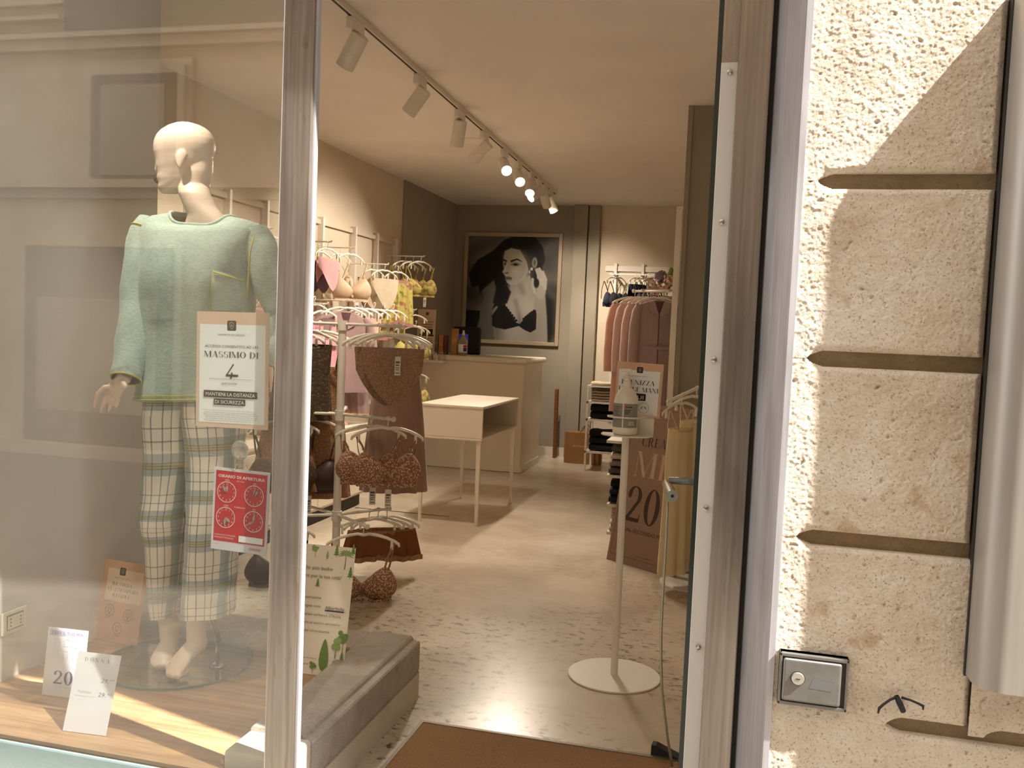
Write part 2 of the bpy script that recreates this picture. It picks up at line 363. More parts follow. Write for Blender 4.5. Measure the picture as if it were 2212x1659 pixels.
# right door frame
struct('trim_10', MB().b2((-.047, 2.30, -.02), (.030, 2.40, 2.9)), m_steel, 'stained brushed steel door post', bevel=.003)
struct('trim_11', MB().b2((.030, 2.325, -.02), (.046, 2.40, 2.9)), m_seal, 'dark gap beside the steel door post')
struct('trim_12', MB().add([(.040, 2.32, -.02), (.092, 1.995, -.02), (.105, 1.995, -.02), (.105, 2.32, -.02), (.040, 2.32, 2.9), (.092, 1.995, 2.9), (.105, 1.995, 2.9), (.105, 2.32, 2.9)], [(0, 3, 2, 1), (4, 5, 6, 7), (0, 1, 5, 4), (1, 2, 6, 5), (2, 3, 7, 6), (3, 0, 4, 7)]), m_steel2, 'pale steel lining of the door reveal')
zt = AY(1575, 137, 2.34).z
st = sroot('trim_13', 'white screwed strip on the door jamb', (-.066, 2.34, 0))
MB().b2((-.088, 2.33, 0), (-.047, 2.39, zt)).build('strip', m_jamb, st, world=True, bevel=.002)
for (x, y) in ((1580, 156), (1562, 480), (1547, 777), (1531, 1098), (1514, 1398)):
    p = AY(x, y, 2.33); p.x = -.066
    MB().lathe([(.0, -.003), (.006, -.003), (.007, 0), (.007, .002), (.003, .004), (0, .004)], 12).build('screw', m_chrome, st).matrix_local = Matrix.Translation((0, -.012, p.z)) @ Matrix.Rotation(R(90), 4, 'X')
struct('trim_14', MB().b2((-.088, 2.345, zt), (-.047, 2.39, 2.9)), m_steel, 'bare steel jamb above the white strip')

# window: sill, pane
win = sroot('window_1', 'large plate glass shop window', (-1.84, 2.28, .15))
MB().b2((-2.50, 2.198, .12), (pL+.004, 2.208, 2.9)).build('pane', m_glass, win, world=True)
MB().b2((-2.56, 2.184, .02), (pL, 2.196, .176)).build('sill', m_sill, win, world=True, bevel=.006)
MB().b2((-2.6, 2.06, -.02), (pL-.02, 2.184, .055)).build('step', m_kerbl, win, world=True, bevel=.006)
# display deck of planks
dk = sroot('floor_display', 'oak plank deck of the window display', (-1.87, 2.7, 0))
MB().b2((-2.39, 2.21, 0), (-1.36, 3.10, .16)).build('subfloor', m_woodd, dk, world=True)
ys = [2.21, 2.30, 2.40, 2.53, 2.66, 2.79, 2.92, 3.05, 3.10]
for a, b in zip(ys, ys[1:]):
    xs = [-2.39, random.uniform(-2.1, -1.6), -1.36]
    for c, d in zip(xs, xs[1:]):
        MB().b2((c+.0006, a+.0006, .16), (d-.0006, b-.0006, .18)).build('plank', m_wood, dk, world=True)
# stone kerb round the deck
kb = sroot('trim_15', 'worn grey stone kerb around the window display', (-1.25, 2.9, 0))
def kerb(pts_fn, name):
    prof = [(0, 0), (0, .236), (.006, .242), (.165, .242), (.172, .236), (.176, .226), (.198, .224), (.203, .218), (.203, .112), (.199, .110), (.199, .106), (.203, .104), (.203, .0)]
    return MB().loft([[pts_fn(t, a, z) for a, z in prof] for t in (0, 1)])
MB().add([], []).v
kerb(lambda t, a, z: (-1.358+a, 2.385+t*.915, z+.002*t), 'side').build('kerb_stone', m_kerb, kb, world=True)
MB().b2((-2.39, 3.10, 0), (-1.358, 3.30, .238)).build('kerb_stone', m_kerb, kb, world=True, bevel=.008)
MB().b2((-1.36, 2.24, -.02), (-1.157, 2.384, .232)).build('end_block', m_kerbl, kb, world=True, bevel=.012, seg=3)
MB().b2((-1.375, 2.25, .0), (-1.36, 2.30, .20)).build('side_moulding', m_chrome, kb, world=True, bevel=.004)
MB().b2((-1.154, 2.39, 0), (-1.1535, 3.298, .103)).build('base_course', m_kerbl, kb, world=True)

# stone pier right of the door
X0, X1, YF = .104, .472, 2.0
pier = sroot('wall_pier', 'rough limestone pier right of the doorway', (.4, 2.05, 0))
MB().b2((.104, 2.022, -.1), (1.6, 2.35, 3.2)).build('mortar_bed', m_mortar, pier, world=True)
gz = [2.25, 1.789, 1.42, 1.04, .661, .35, -.1]
gx = [.05, .07, .035, .032, .03, .115, .04, .04]
def stone(x0, x1, z0, z1, seed, lo=None, hi=None, res=.0019):
    nx, nz = int((x1-x0)/res), int((z1-z0)/res); off = Vector((seed*7.3, seed*3.1, seed))
    def fn(u, v):
        x, z = x0+(x1-x0)*u, z0+(z1-z0)*v; p = Vector((x, 0, z))
        d = noise.noise(p*250+off)*.00068+noise.noise(p*125+off)*.00105+noise.noise(p*45+off)*.0009+noise.noise(p*9+off)*.0018
        c = noise.noise(p*70+off*2)
        if c > .58: d -= (c-.58)*.02
        e = min(x1-x, z-z0+.0, z1-z)                       # edges worn back
        st_ = (lo if z-z0 < z1-z else hi) or x0+.030        # left margin is rendered flush, joints taper out
        left = min(1, max(0, (x-st_)/.03))
        ez = min(z-z0, z1-z); wob = .006*(noise.noise(p*14+off)+1)
        back = 0
        if ez < .022+wob: back = ((.022+wob-ez)/(.022+wob))**1.5*.024*left
        if ez < .0155*left**.6: back = .05
        if x1-x < .012: back = max(back, (.012-(x1-x))/.012*.012)
        return Vector((x, YF-d*(1 if back < .04 else 0)+back, z))
    m_ = MB().grid(fn, nx, nz)
    return m_
for i in range(len(gz)-2):
    z1, z0 = gz[i], gz[i+1]
    if z0 > .6:
        if i == 3: stone(X0, X1+.02, z0, z1, i+1, lo=.335).build('stone_block', m_stone, pier, world=True, smooth=True)
        else: stone(X0, X1, z0, z1, i+1).build('stone_block', m_stone, pier, world=True, smooth=True)
    else: stone(X0, .70, z0, z1, i+1, hi=.335 if i == 4 else None).build('stone_block', m_stone, pier, world=True, smooth=True)
stone(X1+.021, .70, .661, .79, 12).build('stone_block', m_stone, pier, world=True, smooth=True)

# neighbouring window surround at the right edge
nb = sroot('window_2', 'grey metal surround of the neighbouring shop window', (1.0, 2.0, 1.4))
prot, nx0, nz0, nz1 = .102, .478, .792, 2.155
m_nb = M('weathered_grey_metal', '9d958b', .42, .35, var=.08, vscale=5, stretch=(6, 6, .6))
def nbprof(k):
    a = R(90*k/6); rr = .05
    return [(0, 0)]+[(rr-rr*math.cos(R(90*j/6)), prot-rr+rr*math.sin(R(90*j/6))) for j in range(7)]+[(.25, prot), (.25, 0)]
pf = nbprof(0)
MB().loft([[(nx0+a, YF-b+.02*(b == 0), z) for a, b in pf] for z in (nz0, nz1)]).build('surround_jamb', m_nb, nb, world=True, smooth=True, sharp=40)
MB().b2((nx0+.09, YF-prot-.004, nz0+.004), (2.2, YF+.02, nz0+.07)).build('surround_sill', m_nb, nb, world=True, bevel=.006)
MB().b2((nx0+.252, YF-prot+.002, nz1-.12), (2.2, YF+.02, nz1)).build('surround_head', m_nb, nb, world=True, bevel=.01)
MB().b2((.72, YF-.02, nz0+.05), (2.2, YF-.01, nz1-.1)).build('pane', m_oppd, nb, world=True)
MB().b2((nx0-.003, YF-.010, nz0-.004), (nx0+.001, YF+.02, nz1)).build('caulk_line', m_seal, nb, world=True)

# opposite side of the street, seen mirrored in the window
YO = -3.5
op = sroot('wall_street', 'plastered house front across the street', (-6, YO, 0))
MB().b2((-14, YO-.4, -.1), (10, YO, 18)).build('plaster', m_opp, op, world=True)
def ob(x0, x1, z0, z1, d, m_, n_='panel'): MB().b2((x0, YO-.02, z0), (x1, YO+d, z1)).build(n_, m_, op, world=True)
ob(-14, 10, 4.06, 4.16, .10, m_opp, 'cornice'); ob(-14, 10, 4.16, 4.21, .16, m_opp, 'cornice')
ob(-14, -6.75, 4.36, 4.40, .12, m_opp, 'ledge'); ob(-14, -6.75, 4.52, 4.55, .08, m_opp, 'ledge')
ob(-6.74, -3.6, 4.22, 5.6, .05, m_oppd, 'shutter_box')
ob(-14, 10, 2.70, 2.78, .12, m_opp, 'cornice'); ob(-14, 10, 2.60, 2.70, .06, m_opps, 'frieze')
for x in (-12.6, -9.2, -5.9, -2.6, 1.2, 4.6):
    ob(x-.62, x+.62, 2.78, 3.95, .05, m_opp, 'window_frame'); ob(x-.56, x+.56, 2.78, 3.88, .09, m_opp, 'window_frame')
    ob(x-.48, x+.48, 2.78, 3.80, .10, m_oppd, 'window_recess'); ob(x-.36, x+.36, 2.82, 3.70, .11, m_opps, 'window_shutter')
for x in (-11.6, -8.9, -6.3, -3.2, .2, 3.4, 6.6):
    ob(x-.95, x+.95, 0, 2.22, .05, m_opp, 'shop_frame'); ob(x-.86, x+.86, .1, 2.12, .07, m_oppd, 'shop_pane'); ob(x-.7, x+.7, .45, 1.6, .08, m_opps, 'shop_panel')
ob(-14, 10, -.1, .12, .08, m_opp, 'plinth')

# glass door folded back into the shop
dr = sroot('door_1', 'frameless glass door standing open into the shop', (-.09, 2.36, 0))
MB().b2((-.100, 2.365, .012), (-.090, 3.32, 2.40)).build('leaf', m_dglass, dr, world=True)
MB().b2((-.101, 2.360, .012), (-.089, 2.3652, 2.40)).build('leaf_edge', m_gedge, dr, world=True)
# ================================================================ track lights
ta, tb = AZ(742, 6, H), AZ(1200, 413, H)
tdir = (tb-ta).normalized(); ts = ta - tdir*1.2
trk = thing('lighting_track', 'long white lighting track with dark slot fixed to the ceiling', 'track', ts)
def along(p0, p1, w_, h_, zc):                     # bar of width w_ and height h_ between two points
    d = (p1-p0); a = math.atan2(d.y, d.x); return MB().box(((p0.x+p1.x)/2, (p0.y+p1.y)/2, zc), (d.length, w_, h_), Matrix.Rotation(a, 3, 'Z'))
along(ts, tb, .034, .030, H-.0155).build('rail', m_wmetal, trk, world=True, bevel=.002)
along(ts+Vector((0, .1, 0)), tb, .010, .003, H-.0315).build('slot', m_black, trk, world=True)
m_lamp = M('lamp_lens', 'fff2d8', .4, emit='fff0cf', es=22)
m_lampoff = M('lamp_lens_dim', 'd8cbb4', .4)
WARM = (1, .87, .72)
spots = [((772, 44), (-.72, .32, -1), 0), ((908, 165), (-.8, .1, -1), 0), ((988, 240), (-.22, .25, -1), 0), ((1043, 286), (-1, .2, -.9), 0),
         ((1086, 324), (.55, -1, -.75), 1), ((1117, 350), (.5, -1, -.8), 1), ((1147, 374), (.15, -1, -.95), 1), ((1163, 388), (-.75, -1, -.9), 1), ((1176, 400), (.1, .9, -.8), 0), ((1191, 410), (.5, .6, -1.2), 0)]
slabel = ['nearest spotlight on the track, aimed at the left wall', 'second nearest spotlight on the track, tilted towards the left wall', 'third nearest spotlight on the track, hanging almost straight down', 'fourth nearest spotlight, aimed left beside the round ceiling disc', 'nearest lit spotlight with its glowing face turned to the door', 'second lit spotlight with its glowing face turned to the door', 'third lit spotlight with its glowing face turned to the door', 'lowest of the lit spotlights, glowing towards the left', 'dark spotlight on the track between the lit ones and the last', 'last spotlight at the far end of the track']
for (q, d, lit), lb in zip(spots, slabel):
    p = AZ(q[0], q[1], H-.03)
    s_ = (p-ts).dot(tdir); p = ts+tdir*s_; p.z = H-.031; d = Vector(d).normalized()
    t = thing('track_spotlight', lb, 'spotlight', p, group='spotlights on the ceiling track')
    a = math.atan2(tdir.y, tdir.x)
    MB().box((0, 0, -.028), (.15, .034, .054), Matrix.Rotation(a, 3, 'Z')).build('adapter', m_wmetal, t, bevel=.003)
    MB().tube([(0, 0, -.05), (0, 0, -.115)], .007, 10).build('stem', m_wmetal, t)
    rot = d.to_track_quat('-Z', 'Y').to_matrix().to_4x4()
    hd = MB().lathe([(.0, .055), (.040, .055), (.045, .05), (.045, -.03), (.0435, -.031), (.0435, -.034), (.045, -.035), (.045, -.115), (.042, -.115), (.038, -.100), (.0, -.100)], 28).build('head', m_wmetal, t, smooth=True, sharp=35)
    hd.matrix_local = Matrix.Translation((0, 0, -.118)) @ rot
    ABS[hd.name] = Matrix()
    ln = MB().lathe([(0, 0), (.037, 0), (.037, .002), (0, .002)], 24).build('lens', m_lamp, hd); ln.location = (0, 0, -.106)
    ld = bpy.data.lights.new('spot_beam', 'SPOT'); ld.energy = SPOT_W; ld.color = WARM; ld.spot_size = R(84); ld.spot_blend = .7; ld.shadow_soft_size = .03
    lo = bpy.data.objects.new('spot_beam', ld); C.objects.link(lo); lo.location = p+Vector((0, 0, -.118))+d*.125
    lo.rotation_mode = 'QUATERNION'; lo.rotation_quaternion = d.to_track_quat('-Z', 'Y')
p = AZ(1025, 303, H)
dc = MB().lathe([(0, -.014), (.085, -.014), (.098, -.008), (.10, 0), (0, 0)], 36).build('ceiling_speaker', m_ceil, smooth=True, sharp=30); dc.location = p
tag(dc, 'flat round cover on the ceiling behind the track spotlights', 'speaker')

# ================================================================ counter and table
ct = thing('shop_counter', 'tall cream sales counter with rounded white top', 'counter', (-2.7, 9.4, 0))
MB().b2((-3.405, 9.00, .06), (-2.14, 9.87, 1.12)).build('body', m_furn, ct, world=True, bevel=.004)
MB().b2((-3.40, 8.985, .004), (-2.13, 9.86, .07)).build('plinth', m_furn, ct, world=True)
MB().b2((-3.405, 8.96, 1.12), (-2.10, 9.90, 1.175)).build('top', m_furn, ct, world=True, bevel=.024, seg=4)
tb_ = thing('display_table', 'small cream display table with open cubby and thin legs', 'table', (-2.03, 6.88, 0))
x0, x1, y0, y1 = -2.30, -1.80, 6.34, 7.43
MB().b2((x0, y0, .87), (x1, y1, .892)).build('top', m_furn, tb_, world=True, bevel=.006, seg=3)
MB().b2((x0+.004, y0+.004, .635), (x1-.004, y1-.004, .655)).build('shelf', m_furn, tb_, world=True, bevel=.006, seg=3)
MB().b2((x0+.004, y0+.004, .655), (x1-.004, y0+.024, .87)).build('front_panel', m_furn, tb_, world=True)
MB().b2((x0+.004, y1-.024, .655), (x1-.004, y1-.004, .87)).build('back_panel', m_furn, tb_, world=True)
MB().b2((x0+.004, y0+.024, .655), (x0+.022, y1-.024, .87)).build('side_panel', m_furn, tb_, world=True)
for x in (x0+.03, x1-.03):
    for y in (y0+.03, y1-.03):
        MB().loft([[(x+a*s_, y+b*s_, z) for a, b in ((-1, -1), (1, -1), (1, 1), (-1, 1))] for s_, z in ((.010, 0), (.017, .635))]).build('leg', m_furn, tb_, world=True)
# things on the counter
Yc = 9.12
cb = AY(1000, 757, Yc); ZC = 1.176
bo = thing('sanitiser_bottle', 'clear plastic bottle with white cap on the counter', 'bottle', (cb.x, Yc, ZC))
m_pet = M('clear_pet', 'cfc4b0', .15, trans=.6, spec=.5)
MB().lathe([(0, 0), (.048, 0), (.05, .01), (.05, .135), (.045, .165), (.03, .185), (.015, .205), (.013, .215), (0, .215)], 24).build('body', m_pet, bo, smooth=True, sharp=50)
MB().lathe([(.0, .212), (.015, .212), (.015, .235), (.010, .24), (.010, .262), (0, .262)], 16).build('cap', m_wplastic, bo, smooth=True, sharp=40)
lb = MB(); lb.loft([[(.0508*math.cos(a), .0508*math.sin(a), z) for a in [R(200+k*14) for k in range(11)]] for z in (.03, .115)], closed=False)
lbo = lb.build('label', m_paper, bo, smooth=True)
MB().loft([[(.0512*math.cos(a), .0512*math.sin(a), z) for a in [R(290+k*9) for k in range(6)]] for z in (.04, .078)], closed=False).build('blue_panel', M('label_blue', '28306a', .5), bo)
MB().loft([[(.0512*math.cos(a), .0512*math.sin(a), z) for a in [R(290+k*9) for k in range(6)]] for z in (.08, .108)], closed=False).build('red_panel', M('label_red', 'b0242a', .5), bo)
mon = thing('monitor', 'black screen on the counter with blue window showing', 'monitor', (-2.93, 9.55, ZC))
MB().b2((-.16, -.02, .0), (.16, .02, .30)).build('screen_housing', m_black, mon, bevel=.02)
MB().b2((-.155, -.024, .12), (.02, -.020, .22)).build('screen_picture', M('blue_screen', '2b3d8f', .4, emit='2a3f9c', es=.25), mon)
MB().b2((-.06, -.04, -.001), (.06, .05, .01)).build('foot', m_black, mon)
def pbox(name, label, px0, px1, ytop, ybot, col, Y, dep=.06, cat='box'):
    a, b = AY(px0, ybot, Y), AY(px1, ytop, Y); m_ = M(name+'_card', col, .5, var=.06, vscale=20)
    zb = ZC; o = thing(name, label, cat, ((a.x+b.x)/2, Y, zb)); w_ = b.x-a.x; h_ = max(.03, b.z-zb)
    MB().b2((-w_/2, 0, 0), (w_/2, dep, h_)).build('carton', m_, o, bevel=.002)
    MB().b2((-w_/2*.7, -.0008, h_*.45), (w_/2*.7, 0, h_*.62)).build('printed_band', M(name+'_print', tuple(min(1, x*1.25) for x in hexc(col)[:3]), .5), o)
    return o
pbox('perfume_carton', 'tall orange brown carton left of the clear bottle on the counter', 974, 988, 710, 757, 'b07a3c', 9.10)
pbox('perfume_carton', 'dark red brown carton between the orange carton and acrylic tray', 957, 966, 724, 757, '5e2f1c', 9.08)
pbox('perfume_carton', 'copper carton with pale print behind the acrylic tray', 947, 957, 724, 757, 'b5703f', 9.06)
pbox('perfume_carton', 'grey green carton on the counter beside the standing notice', 934, 946, 722, 757, '7b7558', 9.06)
pbox('perfume_carton', 'pale silver carton under the standing notice on the counter', 924, 934, 722, 757, 'b5a894', 9.05)
pbox('perfume_carton', 'cream carton at the left end of the counter row', 908, 923, 728, 757, 'cdb993', 9.05)
# acrylic tray hung on the counter front with small cosmetics
a, b = AY(898, 778, 8.88), AY(959, 776, 8.88)
tr = thing('acrylic_tray', 'clear acrylic tray with white base on the front of the counter', 'tray', ((a.x+b.x)/2, 8.90, 0))
zt_ = a.z
MB().b2((a.x, 8.86, zt_-.012), (b.x, 8.957, zt_+.006)).build('base', m_wplastic, tr, world=True)
MB().b2((a.x, 8.86, zt_+.006), (b.x, 8.863, zt_+.10)).build('front_pane', m_acryl, tr, world=True)
MB().b2((b.x-.003, 8.863, zt_+.006), (b.x, 8.957, zt_+.10)).build('side_pane', m_acryl, tr, world=True)
cos = [(906, 'glass vial with cream label at the left of the acrylic tray', 'c9bb96', .03), (922, 'squat glass jar in the middle of the acrylic tray', 'b9ab80', .032), (933, 'slim dark brown tube standing in the acrylic tray', '4a2f1c', .010), (941, 'white squeeze tube tapering upwards in the acrylic tray', 'e3dac6', .02)]
for x, l_, c_, r_ in cos:
    q = AY(x, 776, 8.91); o = thing('cosmetic_bottle', l_, 'bottle', (q.x, 8.91, zt_+.006)); mm = M('cosmetic_'+c_, c_, .35)
    MB().lathe([(0, 0), (r_, 0), (r_, .045), (r_*.6, .055), (r_*.6, .06), (0, .06)], 16).build('body', mm, o, smooth=True, sharp=40)
    MB().lathe([(0, .06), (r_*.55, .06), (r_*.55, .08), (0, .08)], 12).build('cap', m_chrome, o)

# plank behind the counter, paper bag
q = AZ(1178, 985, 0)
pl = MB().box((0, 0, .40), (.035, .08, .80)); plo = pl.build('folded_easel', m_woodd, bevel=.003); plo.location = (-2.04, 10.30, .006); plo.rotation_euler = (R(3), 0, 0)
tag(plo, 'narrow brown wooden board standing between counter and rear wall', 'board')
bg_ = thing('paper_bag', 'brown paper carrier bag standing by the rear pilaster', 'bag', (-1.72, 10.1, 0))
m_kraft = M('kraft_paper', '8a6337', .8, var=.05, vscale=8)
a, b = AZ(1220, 985, 0), AY(1300, 928, 10.3)
a, b = AY(1219, 985, 10.0), AY(1302, 927, 10.0)
MB().loft([[(x, y, z) for x, y in ((a.x, 9.98), (b.x, 9.95), (b.x-.01, 10.12), (a.x+.01, 10.14))] for z in (.003, .35)]).build('body', m_kraft, bg_, world=True)
for y in (9.97, 10.12):
    hx = (a.x+b.x)/2+.02
    MB().tube([(hx-.06+.12*k/10, y, .34+.09*math.sin(math.pi*k/10)) for k in range(11)], .006, 6).build('handle', m_kraft, bg_, world=True)
tm = text_mb('INTIMISSIMI', .03, 0, 0, width=.22); lo_ = tm.build('lettering', M('bag_print', 'c9a573', .6), bg_)
lo_.location = Vector(((a.x+b.x)/2, 9.955, .19))-Vector(bg_.location); lo_.rotation_euler = (0, 0, R(-4))

# ================================================================ door furniture, mat, wedge
hp = AX(1452, 1072, -.205); Yh = 3.05
zc_ = AY(1480, 1045, Yh).z
pc = AY(1452, 1071, 2.92); pe = AY(1441, 1046, 3.16)
hd_ = MB().tube([pe, pc], .017, 16).build('door_pull', M('oak_grip', '9a7f60', .5, var=.15, vscale=30), dr, world=True, smooth=True, sharp=40)
d_ = (pc-pe).normalized()
MB().tube([pc, pc+d_*.006], .019, 20).build('end_cap', M('grey_cap', '9c9c9a', .4), hd_, world=True)
MB().tube([pc+d_*.0062, pc+d_*.008], .005, 12).build('cap_screw', m_dark, hd_, world=True)
MB().tube([(pe.x+.01, 3.10, zc_), (-.101, 3.10, zc_)], .012, 14).build('stem', M('grey_stem', '8d9093', .4, .4), hd_, world=True, smooth=True)
MB().tube([(-.126, 3.10, zc_), (-.101, 3.10, zc_)], .015, 14).build('collar', m_chrome, hd_, world=True, smooth=True)
MB().tube([(-.0885, 3.10, zc_), (-.07, 3.10, zc_)], .015, 14).build('collar', m_chrome, hd_, world=True, smooth=True)
sp_ = [(1442, 1085), (1440, 1150), (1436, 1220), (1431, 1300), (1428, 1370), (1428, 1430), (1430, 1490), (1436, 1545), (1443, 1600), (1452, 1655), (1457, 1690)]
pts = [AY(x, y, 2.93) for x, y in sp_]
pts = [p for p in pts if p.z > .02]
MB().tube(pts, .0045, 8, flat=1.6).build('hanging_strap', M('steel_strap', 'b1ab9c', .35, .7), hd_, world=True, smooth=True)
q = AZ(1445, 1640, 0)
wd = MB().add([(-.06, -.022, 0), (.06, -.022, 0), (.06, .022, 0), (-.06, .022, 0), (-.06, -.018, .045), (-.045, -.018, .045), (-.045, .018, .045), (-.06, .018, .045), (.06, -.022, .008), (.06, .022, .008)],
     [(3, 2, 1, 0), (0, 1, 8, 5, 4), (4, 5, 6, 7), (5, 8, 9, 6), (1, 2, 9, 8), (2, 3, 7, 6, 9), (3, 0, 4, 7)]).build('door_wedge', m_dark)
wd.location = (q.x, q.y, .001); wd.rotation_euler = (0, 0, R(-6)); tag(wd, 'black rubber wedge on the floor under the glass door', 'wedge')
mt = thing('door_mat', 'brown ribbed doormat with metal edge in the doorway', 'mat', (-.6, 2.7, 0))
m_mat = M('coir_mat', '8f6a45', .95, var=.25, vscale=160, bmp=.6, bscale=220)
MB().b2((-1.05, 2.42, .001), (-.12, 3.07, .012)).build('pile', m_mat, mt, world=True)
MB().b2((-1.065, 3.07, .001), (-.105, 3.085, .014)).b2((-1.065, 2.42, .001), (-1.05, 3.07, .014)).b2((-.12, 2.42, .001), (-.105, 3.07, .014)).build('edging', M('mat_edge', '6f6453', .5, .5), mt, world=True)

# ================================================================ sanitiser stand
sx, sy = -.452, 3.80
sn = thing('sanitiser_stand', 'white metal hand sanitiser stand with round base', 'stand', (sx, sy, 0))
MB().lathe([(0, 0), (.195, 0), (.197, .003), (.197, .006), (.194, .008), (0, .008)], 56).build('base', m_wmetal, sn, smooth=True, sharp=30)
MB().lathe([(0, .008), (.0155, .008), (.0155, 1.03), (0, 1.03)], 20).build('pole', m_wmetal, sn, smooth=True, sharp=40)
fp = AY(1300, 938, sy)-Vector((sx, sy, 0)); z_ = 1.032
plate = [(-.105, .0), (-.09, -.04), (-.05, -.07), (0, -.08), (.05, -.07), (.095, -.04), (.11, .0), (.11, .05), (-.105, .05)]
MB().add([(x, y, z_) for x, y in plate]+[(x, y, z_+.005) for x, y in plate], [tuple(range(8, -1, -1)), tuple(range(9, 18))]+[(i, (i+1) % 9, (i+1) % 9+9, i+9) for i in range(9)]).build('shelf', m_wmetal, sn)
MB().b2((-.02, .045, z_), (.11, .05, z_+.085)).build('back_plate', m_wmetal, sn)
MB().tube([(.11, .045, z_+.08)]+[(-.005+.075*math.cos(R(a)), -.005+.06*math.sin(R(a)), z_+.08) for a in range(20, -200, -20)]+[(-.02, .047, z_+.08)], .0035, 8).build('retaining_ring', m_wmetal, sn, smooth=True)
bt = thing('pump_bottle', 'white pump bottle with grey label on the sanitiser stand', 'bottle', (sx-.005, sy-.005, z_+.006))
m_hdpe = M('white_hdpe', 'e8e0d0', .4)
MB().lathe([(0, 0), (.046, 0), (.051, .006), (.052, .02), (.052, .125), (.050, .145), (.043, .168), (.030, .188), (.018, .197), (.016, .205), (0, .205)], 32).build('body', m_hdpe, bt, smooth=True, sharp=50)
MB().lathe([(0, .203), (.017, .203), (.017, .222), (.012, .226), (.012, .236), (.016, .240), (.016, .246), (.006, .250), (.006, .27), (0, .27)], 20).build('collar', m_hdpe, bt, smooth=True, sharp=40)
MB().b2((-.030, -.009, .262), (.016, .009, .276)).build('spout', m_hdpe, bt, bevel=.003)
m_lab = M('grey_label', '8f8a80', .6)
for a0, a1 in ((186, 262), (268, 345)):
    MB().loft([[(.0525*math.cos(R(a)), .0525*math.sin(R(a)), z) for a in [a0+(a1-a0)*k/8 for k in range(9)]] for z in (.032, .132)], closed=False).build('label', m_lab, bt, smooth=True)
def lab(a0, a1, z0, z1, m_, n_='label_print'):
    MB().loft([[(.0528*math.cos(R(a)), .0528*math.sin(R(a)), z) for a in [a0+(a1-a0)*k/5 for k in range(6)]] for z in (z0, z1)], closed=False).build(n_, m_, bt)
m_lw, m_ld, m_lr = M('label_white', 'ded8cc', .6), M('label_ink', '2a2724', .6), M('label_red_mark', 'b03a30', .6)
lab(292, 318, .044, .057, m_lw, 'barcode_field')
for k in range(7): lab(294+k*3.3, 295.6+k*3.3, .046, .055, m_ld, 'barcode_line')
lab(274, 284, .113, .124, m_lr, 'logo'); lab(287, 306, .116, .120, m_ld)
for k in range(3): lab(272, 300-k*4, .104-k*.007, .1075-k*.007, m_ld)
for k in range(7): lab(192, 252-(k % 3)*5, .118-k*.006, .120-k*.006, m_ld)

# lamp over the window display
dl = thing('display_spotlight', 'white ceiling spotlight over the window display', 'spotlight', (-2.0, 2.45, H))
MB().lathe([(0, -.012), (.05, -.012), (.055, 0), (0, 0)], 24).build('rose', m_wmetal, dl, smooth=True, sharp=40); MB().tube([(0, 0, -.012), (0, 0, -.10)], .008, 10).build('stem', m_wmetal, dl)
dd = Vector((.03, .33, -1)).normalized(); rt = dd.to_track_quat('-Z', 'Y').to_matrix().to_4x4()
hd = MB().lathe([(.0, .055), (.045, .05), (.045, -.115), (.038, -.100), (.0, -.100)], 28).build('head', m_wmetal, dl, smooth=True, sharp=35); hd.matrix_local = Matrix.Translation((0, 0, -.11)) @ rt
ABS[hd.name] = Matrix(); MB().lathe([(0, 0), (.037, 0), (.037, .002), (0, .002)], 24).build('lens', m_lamp, hd).location = (0, 0, -.106)
ld = bpy.data.lights.new('spot_beam', 'SPOT'); ld.energy = SPOT_W*.95; ld.color = (1, .90, .78); ld.spot_size = R(52); ld.spot_blend = .8; ld.shadow_soft_size = .03
lo = bpy.data.objects.new('spot_beam', ld); C.objects.link(lo); lo.location = Vector((-2.0, 2.45, H-.11))+dd*.125; lo.rotation_mode = 'QUATERNION'; lo.rotation_quaternion = dd.to_track_quat('-Z', 'Y')
# ================================================================ mannequin
YM, DZ = 2.86, .18
def mp(x, y, dy=0.0): return AY(x, y, YM+dy)
m_skin = M('mannequin_skin', 'dcc6b3', .38, var=.02)
mq = thing('mannequin', 'bald mannequin in green top and plaid pyjama trousers', 'mannequin', (AZ(390, 1440, DZ).x, YM, DZ+.012))
body = MB()
def ell(c, rx, ry, ax=Vector((1, 0, 0)), ay=Vector((0, 1, 0)), n=28):
    return [Vector(c)+ax*(rx*math.cos(2*math.pi*k/n))+ay*(ry*math.sin(2*math.pi*k/n)) for k in range(n)]
# head: rows of (height above chin, front, back, half width), face turned to her right
hf = Vector((-.955, -.30, 0)).normalized(); hs = Vector((-hf.y, hf.x, 0)); tilt = Matrix.Rotation(R(4), 3, hs)
hf = tilt @ hf; hu = (tilt @ Vector((0, 0, 1)))
chin = mp(362, 414); sc = (mp(395, 268)-mp(360, 416)).length/.252*1.0
rows = [(-.004, .074, .020, .012), (.004, .086, .005, .030), (.018, .090, -.020, .043), (.034, .086, -.036, .050), (.046, .090, -.05, .054), (.056, .091, -.06, .056), (.066, .088, -.07, .059), (.080, .090, -.083, .062), (.095, .093, -.095, .066), (.112, .094, -.104, .070), (.128, .096, -.110, .073), (.145, .098, -.116, .077), (.165, .098, -.119, .080), (.185, .094, -.117, .080), (.205, .084, -.109, .075), (.222, .068, -.096, .064), (.237, .044, -.072, .048), (.247, .018, -.042, .028), (.251, -.006, -.018, .008)]
rings = []; NH = 56
hc = chin+Vector((.058*sc, .015, 0))
